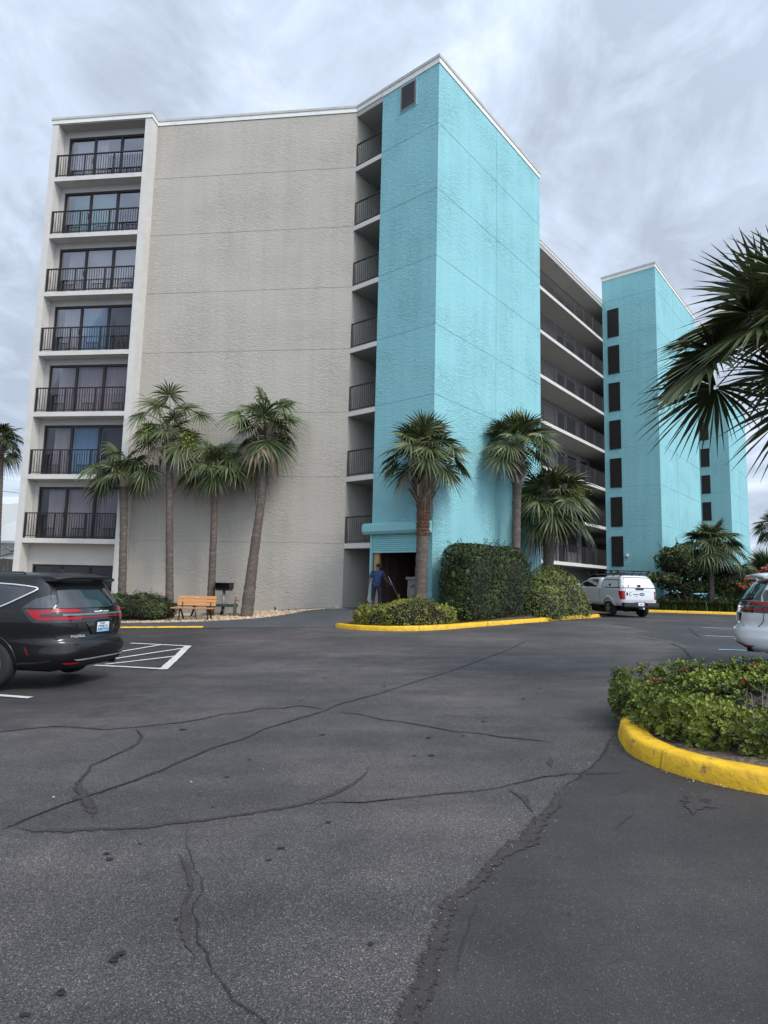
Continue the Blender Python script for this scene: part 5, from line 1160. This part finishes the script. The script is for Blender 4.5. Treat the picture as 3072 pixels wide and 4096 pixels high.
VAN = Shell([(0.295, 0.22, 5.0, 0.88, 4.5, 8.1), (0.37, 0.09, 5.12, 0.95, 4.5, 8.1), (0.5, 0.02, 5.18, 0.985, 4.14, 8.1), (0.62, 0.0, 5.19, 1.0, 3.36, 7.2), (0.7, 0.02, 5.17, 1.005, 3.36, 7.2), (0.745, 0.07, 5.14, 1.005, 3.36, 7.2), (0.78, 0.095, 5.1, 1.005, 3.52, 7.2), (0.95, 0.1, 4.98, 1.01, 3.52, 8.0), (1.02, 0.11, 4.8, 1.01, 3.36, 8.0), (1.12, 0.13, 4.35, 0.995, 3.2, 8.0), (1.22, 0.17, 4.1, 0.965, 3.12, 8.0), (1.35, 0.25, 3.85, 0.92, 3.04, 8.0), (1.5, 0.36, 3.55, 0.865, 3.04, 8.0), (1.6, 0.44, 3.32, 0.825, 3.04, 8.0), (1.66, 0.45, 3.12, 0.8, 3.04, 8.0), (1.7, 0.4, 2.95, 0.775, 3.04, 8.0), (1.73, 0.42, 2.7, 0.72, 2.88, 7.2), (1.752, 0.56, 2.4, 0.6, 2.56, 5.6000000000000005), (1.762, 0.85, 2.2, 0.4, 2.24, 4.0)])
def minivan(label, loc, rz, paint, plate, region):
    t = thing('minivan', label, 'minivan', loc, rz, 'parked minivans'); S = VAN
    zs = [.295, .33, .37, .43, .50, .56, .62, .66, .70, .725, .745, .765, .78, .86, .95, 1.02, 1.07, 1.12, 1.17, 1.22, 1.28, 1.35, 1.42, 1.50, 1.55, 1.60, 1.63, 1.66, 1.68, 1.70, 1.715, 1.73, 1.742, 1.752, 1.762]
    mb = MB(); S.mesh(mb, zs); body = mb.build('body', paint, t, smooth=True, fix=True)
    # spoiler: a lip that carries the roof back over the rear glass
    mb = MB(); rows = []
    for i in range(25):
        x = -.735+1.47*i/24; e = 1-abs(x/.735)**5; yb = .27+.05*(x/.8)**2+.09*(1-e); yt = .50+.1*(x/.8)**2
        rows.append([(x, yt+.12, 1.742-.05*(x/.8)**4), (x, yb+.1, 1.728-.055*(x/.8)**4), (x, yb, 1.702-.06*(x/.8)**4), (x, yb+.03, 1.672-.06*(x/.8)**4), (x, S.rear(x*.97, 1.62).y+.0, 1.62)])
    mb.grid(rows); mb.add(rows[0], [(0, 1, 2, 3, 4)]); mb.add(rows[-1], [(4, 3, 2, 1, 0)]); mb.build('spoiler', paint, t, smooth=True, fix=True)
    mb = MB(); mb.box(-.22, .22, .36, .40, 1.672, 1.684); mb.build('high_brake_lamp', M['lamp_dark'], t)
    W = S.wrap
    mb = MB(); S.patch(mb, W, [(-.88, 1.22), (-.83, 1.30), (-.80, 1.60)], [(.88, 1.22), (.83, 1.30), (.80, 1.60)], .007, 40, 14); rg_ = mb.build('rear_window', M['car_glass'], t, smooth=True, fix=True)
    # wiper
    mb = MB(); mb.tube([W(.62, 1.27, .03), W(.30, 1.235, .04), W(.05, 1.22, .035)], .011, 6); mb.tube([W(.62, 1.27, .005), W(.62, 1.27, .04)], .03, 8); mb.build('rear_wiper', M['plastic'], rg_)
    for s in (-1, 1):
        mb = MB(); S.patch(mb, W, [(s*.90, 1.22), (s*.845, 1.32), (s*.84, 1.42)], [(s*1.22, 1.22), (s*1.08, 1.32), (s*.90, 1.42)], .006, 10, 10); mb.build('quarter_glass', M['car_glass'], t, smooth=True, fix=True)
        mb = MB(); S.patch(mb, W, [(s*.48, 1.16), (s*.50, 1.185), (s*.60, 1.21)], [(s*.905, 1.16), (s*.905, 1.185), (s*.90, 1.21)], .016, 12, 4)
        S.patch(mb, W, [(s*.915, 1.04), (s*.91, 1.1), (s*.905, 1.19)], [(s*.97, 1.04), (s*1.05, 1.10), (s*1.15, 1.19)], .016, 14, 8)
        S.patch(mb, W, [(s*.52, 1.045), (s*.50, 1.09)], [(s*.905, 1.03), (s*.905, 1.09)], .017, 12, 4)
        tlm = mb.build('tail_lamp', M['lamp'], t, smooth=True, fix=True)
        mb = MB(); S.patch(mb, W, [(s*.80, 1.092), (s*.80, 1.142)], [(s*.975, 1.085), (s*.985, 1.142)], .020, 12, 3); mb.build('lamp_core', M['gloss_black'], tlm, smooth=True, fix=True)
    mb = MB(); S.patch(mb, W, [(-1.0, 1.0), (-1.13, 1.10), (-1.24, 1.21)], [(1.0, 1.0), (1.13, 1.10), (1.24, 1.21)], .009, 80, 8); mb.build('lamp_surround', M['gloss_black'], t, smooth=True, fix=True)
    mb = MB(); S.patch(mb, W, [(-.52, 1.066), (-.52, 1.084)], [(.52, 1.066), (.52, 1.084)], .018, 40, 2); mb.build('light_bar', M['lamp'], t, smooth=True)
    mb = MB(); S.patch(mb, W, [(-.85, 1.105), (-.80, 1.135)], [(.80, 1.105), (.78, 1.125)], .015, 40, 2); mb.build('trim_strip', mat('grey trim', (.10, .13, .13), .2, coat=1), t, smooth=True)
    # winged badge, plate recess, plate
    mb = MB()
    for s in (-1, 1): S.patch(mb, W, [(s*.03, 1.145), (s*.03, 1.165)], [(s*.20, 1.153), (s*.22, 1.172)], .022, 10, 2)
    mb.tube([W(-.035, 1.155, .022), W(.035, 1.155, .022)], .014, 10); mb.build('winged_badge', M['chrome'], t, smooth=True)
    mb = MB(); S.patch(mb, W, [(-.27, .825), (-.33, .90), (-.38, .985)], [(.27, .825), (.33, .90), (.38, .985)], .006, 24, 8); mb.build('plate_recess', M['gloss_black'], t, smooth=True, fix=True)
    mb = MB()
    pts = [W(-.395, .99, .008), W(-.34, .90, .008), W(-.28, .815, .01), W(0, .808, .01), W(.28, .815, .01), W(.34, .90, .008), W(.395, .99, .008)]
    mb.tube(smoothpath([p for p in pts], 2) if False else pts, .010, 6); mb.build('recess_rim', paint, t, smooth=True)
    mb = MB(); yb = S.rear(0, .9).y-.022
    mb.box(-.156, .156, yb-.004, yb, .83, .985); pl = mb.build('number_plate', mat('plate', (.62, .70, .76), .5) if plate else mat('grey plate', (.25, .24, .26), .5), t)
    fn = lambda x, z: Vector((x, yb-.006, z))
    if plate:
        mb = MB(); mb.add([(-.154, yb-.005, .832), (.154, yb-.005, .832), (.154, yb-.005, .88), (-.154, yb-.005, .88)], [(0, 1, 2, 3)]); mb.build('plate_band', mat('plate blue', (.22, .45, .68), .5), pl)
        text_on(pl, 'plate_number', plate, .098, mat('navy ink', (.012, .02, .06), .6), fn, 0, .895, .002, .74)
        text_on(pl, 'plate_state', region, .034, bpy.data.materials['navy ink'], fn, -.02, .965, .001, .8)
        text_on(t, 'model_lettering', 'PACIFICA', .048, M['chrome'], lambda q, z: W(q, z, .010), -.56, .68+.11, .001, 1.25)
        text_on(t, 'trim_lettering', 'Hybrid', .04, M['chrome'], lambda q, z: W(q, z, .010), .66, .86, .001, 1.1, .2)
    else:
        for q, z in ((-.05, .79), (.0, .76)):
            mb = MB(); S.patch(mb, W, [(q-.5, z), (q-.5, z+.02)], [(q-.36, z), (q-.36, z+.02)], .01, 4, 1); mb.build('lettering_bar', M['chrome'], t)
        text_on(pl, 'plate_number', 'J76 5IC', .085, M['cap_white'], fn, 0, .905, .001, .74)
    mb = MB(); S.patch(mb, W, [(-.12, .80), (-.14, .812)], [(.12, .80), (.14, .812)], .012, 8, 2); mb.build('tailgate_handle', M['plastic'], t)
    # bumper details
    mb = MB(); S.patch(mb, W, [(-.62, .42), (-.70, .445)], [(.62, .42), (.70, .445)], .014, 30, 2); mb.build('bumper_trim', M['chrome'], t, smooth=True)
    mb = MB(); S.patch(mb, W, [(-.6, .30), (-.86, .40)], [(.6, .30), (.86, .40)], .008, 30, 4); mb.build('bumper_valance', M['plastic'], t, smooth=True)
    for s in (-1, 1):
        mb = MB(); S.patch(mb, W, [(s*.60, .375), (s*.60, .402)], [(s*.80, .378), (s*.84, .402)], .013, 8, 2); mb.build('rear_reflector', M['lamp'], t, smooth=True, fix=True)
        mb = MB(); S.patch(mb, lambda y, z, o: S.side(y, z, o, s), [(.62, .52), (.67, .64)], [(.655, .52), (.71, .64)], .008, 3, 4); mb.build('side_marker', M['lamp_dark'], t, smooth=True, fix=True)
        side = lambda y, z, o: S.side(y, z, o, s)
        # side glass and its bright trim
        edge = [(1.30, 1.185), (1.12, 1.24), (.82, 1.40), (.66, 1.50), (.72, 1.535), (1.2, 1.575), (2.4, 1.60), (3.0, 1.585), (3.45, 1.45), (3.9, 1.24), (3.95, 1.19)]
        mb = MB(); S.patch(mb, side, [(1.30, 1.19), (1.12, 1.24), (.82, 1.40), (.67, 1.50), (.75, 1.53), (1.5, 1.585)], [(3.92, 1.19), (3.88, 1.24), (3.55, 1.40), (3.30, 1.50), (3.2, 1.53), (2.9, 1.585)], .006, 60, 16); sg_ = mb.build('side_glass', M['car_glass'], t, smooth=True, fix=True)
        mb = MB(); E_ = smoothpath([Vector((y, z)) for y, z in edge+[edge[0]]], 1); mb.tube([side(p.x, p.y, .012) for p in resample(E_, .06)], .014, 6); mb.build('window_trim', M['chrome'] if plate else M['gloss_black'], t, smooth=True)
        for y in (1.95, 3.05):
            mb = MB(); S.patch(mb, side, [(y-.05, 1.20), (y-.06, 1.585)], [(y+.05, 1.20), (y+.04, 1.585)], .010, 3, 8); mb.build('pillar', M['gloss_black'], sg_, smooth=True, fix=True)
        for yy in (1.55, 2.95):
            mb = MB(); mb.tube([side(yy, z, .001) for z in (.35, .6, .9, 1.17)], .005, 5); mb.tube([side(yy+.1, .98, .02), side(yy+.32, .98, .03)], .018, 6); mb.build('sliding_door_seam', M['gloss_black'], t)
        # tailgate seam
        mb = MB(); mb.tube([W(s*q, z, .002) for q, z in ((.80, 1.70), (.86, 1.56), (.905, 1.36), (.91, 1.2), (.915, 1.0), (.90, .85), (.85, .755))]+([W(q, .75, .002) for q in (.5*s, 0)]), .006, 5); mb.build('tailgate_seam', M['under'], t)
        # arches and wheels
        for yw in (1.26, 4.35):
            mb = MB(); n = 28; ring = []
            for k in range(n+1):
                a = math.pi*(-.12+1.24*k/n); ring.append([side(yw+.43*math.cos(a), max(.30, .36+.43*math.sin(a)), .004), side(yw, .36, .004)])
            mb.grid(ring); wa = mb.build('arch_dark_patch', M['under'], t)  # flat black patch stands in for the shaded wheel hollow
            mb = MB(); mb.tube([side(yw+.435*math.cos(math.pi*(-.1+1.2*k/n)), max(.30, .36+.435*math.sin(math.pi*(-.1+1.2*k/n))), .003) for k in range(n+1)], .014, 6); mb.build('arch_lip', paint, t, smooth=True)
            wheel(t, s*(.905), yw, .365, .235, s, M['alloy'])
    mb = MB(); mb.box(-.62, .62, .5, 4.8, .24, .32); mb.tube([(.5, .14, .31), (.5, .5, .31)], .035, 8); mb.build('underbody', M['under'], t)
    mb = MB(); S.patch(mb, lambda x, z, o: Vector((x, np.interp(z, [1.14, 1.40, 1.60, 1.66], [4.32, 3.79, 3.36, 3.16])+.03-.10*(abs(x)/.8)**2, z+.01)), [(-.78, 1.16), (-.66, 1.62)], [(.78, 1.16), (.66, 1.62)], .01, 20, 8); mb.build('windscreen', M['car_glass'], t, smooth=True)
    mb = MB(); rows = []
    for i in range(9):
        f = i/8; h = .085*math.sin(math.pi*min(1, f*.62+.0)**.9) if f < 1 else .0
        rows.append([(-.035*(1-.5*f), .98+(1-f)*.26-.13, 1.745), (-.012, .98+(1-f)*.26-.13, 1.75+h), (.012, .98+(1-f)*.26-.13, 1.75+h), (.035*(1-.5*f), .98+(1-f)*.26-.13, 1.745)])
    mb = MB(); prof = [(1.22, 1.748), (1.12, 1.775), (1.02, 1.81), (.94, 1.83), (.89, 1.825), (.875, 1.74)]
    mb.add([(x*w, y, z) for x in (-1, 1) for (y, z), w in zip(prof, (.012, .02, .022, .02, .02, .04))], [tuple(range(6)), tuple(range(11, 5, -1))]+[(i, i+1, i+7, i+6) for i in range(5)]); mb.build('roof_antenna', paint, t, smooth=False)
    for s in (-1, 1):
        mb = MB(); mb.tube([(s*.70, y, z) for y, z in ((.95, 1.725), (1.05, 1.755), (2.7, 1.76), (2.85, 1.72))], .014, 6); mb.build('roof_rail', M['gloss_black'], t, smooth=True)
        mb = MB(); mb.tube([S.side(3.75, 1.2, -.02, s), S.side(3.72, 1.2, .10, s)], .03, 6); mb.obox(S.side(3.70, 1.22, .17, s), .20, .10, .15); mb.build('door_mirror', paint, t, bevel=.03)
    return t
def vanplace(mid, fwd):
    f = Vector(fwd).normalized(); rz = math.atan2(-f.x, f.y); return (mid[0], mid[1], base(mid[0])-.0), rz
l_, r_ = vanplace((-4.48, 10.35), (-.985, .17))
minivan('black minivan parked at the left edge, seen from its rear corner', l_, r_, M['van_black'], 'CJZ9121', 'Washington')
l_, r_ = vanplace((6.90, 12.35), (.925, -.38))
minivan('white minivan cut off by the right edge of the photo', l_, r_, M['van_white'], None, None)
# ---- pickup with a work cap and rack
def pickup(loc, rz):
    t = thing('pickup_truck', 'white pickup truck with a work cap and black roof rack beside the light green bush', 'pickup truck', loc, rz)
    P = M['truck_white']
    LOW = Shell([(.55, .12, 5.7, .93, 9, 22), (.62, .05, 5.75, .985, 9, 22), (.80, .03, 5.8, 1.005, 9, 26), (1.05, .03, 5.8, 1.005, 9, 26), (1.20, .04, 5.7, .995, 9, 26), (1.36, .05, 5.55, .98, 9, 26), (1.40, .06, 5.45, .965, 9, 26)])
    mb = MB(); LOW.mesh(mb, [.55, .58, .62, .7, .8, .95, 1.05, 1.15, 1.20, 1.28, 1.36, 1.40], 96); mb.build('body', P, t, smooth=True, fix=True)
    CAB = Shell([(1.38, 1.98, 4.6, .95, 9, 16), (1.50, 2.0, 4.35, .91, 8, 14), (1.70, 2.04, 3.95, .84, 7, 12), (1.84, 2.08, 3.65, .79, 6, 10), (1.91, 2.14, 3.5, .74, 5, 8), (1.945, 2.3, 3.3, .62, 4, 6), (1.96, 2.5, 3.1, .4, 3, 4)])
    mb = MB(); CAB.mesh(mb, [1.38, 1.44, 1.5, 1.6, 1.7, 1.78, 1.84, 1.88, 1.91, 1.93, 1.945, 1.96], 80); mb.build('cab', P, t, smooth=True, fix=True)
    CAP = Shell([(1.405, .09, 1.93, .945, 14, 26), (1.50, .11, 1.93, .925, 14, 26), (1.86, .30, 1.93, .80, 14, 26), (1.93, .36, 1.93, .76, 11, 20), (1.99, .40, 1.92, .70, 9, 16), (2.02, .50, 1.85, .58, 6, 10), (2.03, .7, 1.7, .4, 4, 5)])
    mb = MB(); CAP.mesh(mb, [1.405, 1.45, 1.5, 1.6, 1.7, 1.8, 1.86, 1.90, 1.93, 1.96, 1.99, 2.01, 2.02, 2.03], 96); cap = mb.build('work_cap', M['cap_white'], t, smooth=True, fix=True)
    mb = MB(); CAP.patch(mb, CAP.wrap, [(-.93, 1.44), (-.90, 1.90)], [(.93, 1.44), (.90, 1.90)], .012, 30, 10); rd = mb.build('rear_hatch', M['cap_white'], cap, smooth=True, fix=True)
    fr = MB()
    for pts in ([(-.95, 1.43), (-.92, 1.92)], [(.95, 1.43), (.92, 1.92)], [(-.92, 1.92), (-.4, 1.925), (.4, 1.925), (.92, 1.92)], [(-.97, 1.425), (-.4, 1.425), (.4, 1.425), (.97, 1.425)]): fr.tube([CAP.wrap(q, z, .014) for q, z in pts], .018, 6)
    fr.build('hatch_seal', M['plastic'], cap)
    mb = MB(); p = CAP.wrap(.0, 1.52, .02); mb.obox((0, p.y, 1.52), .17, .03, .12); mb.build('hatch_latch', M['iron'], cap)
    mb = MB(); mb.tube([CAP.wrap(-.62, 1.50, .01), CAP.wrap(-.62, 1.50, .04), CAP.wrap(-.66, 1.56, .05)], .018, 6); mb.build('lock_lever', M['iron'], cap)
    for s in (-1, 1):
        sd = lambda y, z, o: CAP.side(y, z, o, s)
        mb = MB(); CAP.patch(mb, sd, [(.36, 1.45), (.50, 1.80)], [(1.86, 1.45), (1.84, 1.80)], .012, 24, 8); mb.build('side_door', M['cap_white'], cap, smooth=True, fix=True)
        mb = MB()
        for pts in ([(.32, 1.44), (.48, 1.82)], [(1.90, 1.43), (1.88, 1.82)], [(.46, 1.82), (1.0, 1.82), (1.5, 1.82), (1.9, 1.82)], [(.2, 1.425), (.8, 1.425), (1.4, 1.425), (1.92, 1.425)]): mb.tube([sd(y, z, .01) for y, z in pts], .016, 6)
        mb.build('door_seal', M['plastic'], cap)
        mb = MB(); mb.obox(sd(1.12, 1.55, .012), .03, .16, .12); mb.build('side_latch', M['iron'], cap)
    # rack
    mb = MB()
    for s in (-1, 1):
        mb.bar((s*.72, .45, 2.12), (s*.72, 3.5, 2.12), .04); mb.bar((s*.86, .45, 2.26), (s*.86, 3.5, 2.26), .035)
        for y in (.5, 1.1, 1.75, 2.6, 3.4): mb.bar((s*.72, y, 2.0), (s*.72, y, 2.12), .05); mb.bar((s*.72, y, 2.12), (s*.86, y, 2.26), .03)
    for y in (.5, 1.1, 1.75, 2.6, 3.4): mb.bar((-.78, y, 2.12), (.78, y, 2.12), .045)
    mb.bar((-.86, .46, 2.26), (.86, .46, 2.26), .035); mb.obox((-.86, 1.1, 2.22), .08, .12, .14); mb.obox((.86, .5, 2.22), .08, .1, .14); mb.obox((-.86, .5, 2.2), .06, .1, .16)
    mb.build('roof_rack', M['iron'], t)
    W = LOW.wrap
    mb = MB(); LOW.patch(mb, W, [(-.80, .78), (-.80, 1.37)], [(.80, .78), (.80, 1.37)], .008, 24, 12); tg = mb.build('tailgate', P, t, smooth=True, fix=True)
    mb = MB()
    for pts in ([(-.81, .78), (-.81, 1.38)], [(.81, .78), (.81, 1.38)]): mb.tube([W(q, z, .006) for q, z in pts], .007, 5)
    mb.build('tailgate_seam', M['under'], t)
    mb = MB(); mb.obox((0, LOW.rear(0, 1.36).y-.02, 1.37), .42, .05, .07); mb.build('tailgate_handle', M['plastic'], tg, bevel=.01)
    mb = MB(); LOW.patch(mb, W, [(-.74, .79), (-.74, .86)], [(.74, .79), (.74, .86)], .014, 12, 2); LOW.patch(mb, W, [(-.70, 1.24), (-.70, 1.255)], [(.70, 1.24), (.70, 1.255)], .013, 12, 1); mb.build('crease_shade', mat('shaded white', (.5, .52, .54), .5), tg, smooth=True)  # darker white strips put the shade of the creases into colour
    ink = mat('black decal', (.012, .012, .014), .4)
    mb = MB(); LOW.patch(mb, W, [(-.76, 1.05), (-.76, 1.20)], [(-.66, 1.05), (-.66, 1.20)], .012, 3, 3); mb.build('square_decal', ink, tg)
    mb = MB(); cx, cz = -.52, 1.125; mb.tube([W(cx+.07*math.cos(a), cz+.075*math.sin(a), .012) for a in np.linspace(.9, 5.4, 14)], [.012]*14, 5); mb.build('curl_decal', ink, tg)
    text_on(tg, 'company_decal', 'ommerc', .10, ink, lambda q, z: W(q, z, .012), -.24, 1.12, .003, .95, .3); text_on(tg, 'company_subtitle', 'Pool Inc', .05, ink, lambda q, z: W(q, z, .012), -.22, 1.03, .001, 1)
    mb = MB(); n = 20; c = [W(.12+.15*math.cos(6.283*i/n), 1.12+.075*math.sin(6.283*i/n), .014) for i in range(n)]; mb.add(c, [tuple(range(n))]); ov = mb.build('oval_badge', mat('dark blue enamel', (.015, .03, .08), .3, coat=1), tg)
    text_on(ov, 'badge_script', 'Ford', .085, M['chrome'], lambda q, z: W(q, z, .016), .12, 1.12, .001, 1, .3)
    for s in (-1, 1):
        mb = MB(); LOW.patch(mb, W, [(s*.83, .88), (s*.83, 1.27)], [(s*1.02, .88), (s*1.16, 1.27)], .012, 14, 8); mb.build('tail_lamp', M['lamp_dark'] if s > 0 else M['lamp'], t, smooth=True, fix=True)
        sd = lambda y, z, o: LOW.side(y, z, o, s)
        for yw in (1.18, 4.9):
            mb = MB(); n = 28; mb.grid([[sd(yw+.46*math.cos(math.pi*(-.1+1.2*k/n)), max(.555, .42+.46*math.sin(math.pi*(-.1+1.2*k/n))), .006), sd(yw, .56, .006)] for k in range(n+1)]); mb.build('arch_dark_patch', M['under'], t)  # arch is not cut out; its dark hollow is painted as a patch
            mb = MB(); rows = []
            for k in range(n+1):
                a = math.pi*(.02+.96*k/n); rows.append([sd(yw+r*math.cos(a), max(.555, .42+r*math.sin(a)), o) for r, o in ((.46, .008), (.475, .05), (.58, .045), (.63, .004))])
            mb.grid(rows); mb.build('wheel_flare', P, t, smooth=True)
            wheel(t, s*.87, yw, .415, .28, s, M['alloy'], .56, 6)
        cs = lambda y, z, o: CAB.side(y, z, o, s)
        mb = MB(); CAB.patch(mb, cs, [(2.28, 1.46), (2.34, 1.84)], [(4.05, 1.46), (3.55, 1.84)], .008, 30, 8); sg_ = mb.build('side_glass', M['car_glass'], t, smooth=True, fix=True)
        mb = MB(); CAB.patch(mb, cs, [(2.82, 1.46), (2.84, 1.84)], [(2.92, 1.46), (2.92, 1.84)], .012, 2, 5); mb.build('pillar', M['gloss_black'], sg_)
        mb = MB(); mb.tube([sd(1.97, z, .0) for z in (.6, .9, 1.2, 1.38)], .008, 5); mb.tube([sd(3.0, z, .0) for z in (.6, .9, 1.2, 1.38)], .005, 5); mb.build('cab_gap', M['under'], t)
        mb = MB(); mb.bar((s*.93, 2.0, .46), (s*.93, 4.2, .46), .10, .05); mb.build('side_step', M['plastic'], t)
        mb = MB(); mb.obox(CAB.side(4.0, 1.5, .17, s), .24, .12, .26); mb.build('door_mirror', P, t, bevel=.03)
    mb = MB(); mb.box(-.93, .93, -.10, .10, .50, .545); mb.box(-.93, -.30, -.12, .10, .545, .72); mb.box(.30, .93, -.12, .10, .545, .72); mb.box(-.299, .299, -.06, .10, .545, .74); mb.build('rear_bumper', M['plastic'], t, bevel=.015)
    mb = MB(); mb.box(-.155, .155, -.075, -.065, .57, .72); pl = mb.build('number_plate', mat('pale plate', (.66, .68, .70), .5), t)
    mb = MB(); mb.tube([(-.05, -.078, .645), (.05, -.078, .65)], .022, 8); mb.build('plate_emblem', M['steel'], pl)
    mb = MB(); mb.box(-.04, .04, -.28, .1, .41, .47); mb.tube([(0, -.24, .47), (0, -.24, .53)], [.02, .032], 8); mb.build('tow_hitch', M['chrome'], t)
    mb = MB(); mb.box(-.55, .55, .3, 5.3, .42, .56); mb.tube([(-.8, 1.18, .40), (.8, 1.18, .40)], .06, 8); mb.tube([(-.12, 1.18, .38), (.12, 1.18, .38)], .15, 10); mb.box(-.7, -.2, .55, .85, .33, .5); mb.build('chassis', M['under'], t)
    return t
cx_ = at(1384, 1330, 30.4); f = Vector((-.20, .98)).normalized()
pickup((cx_.x, cx_.y, base(cx_.x)), math.atan2(-f.x, f.y))
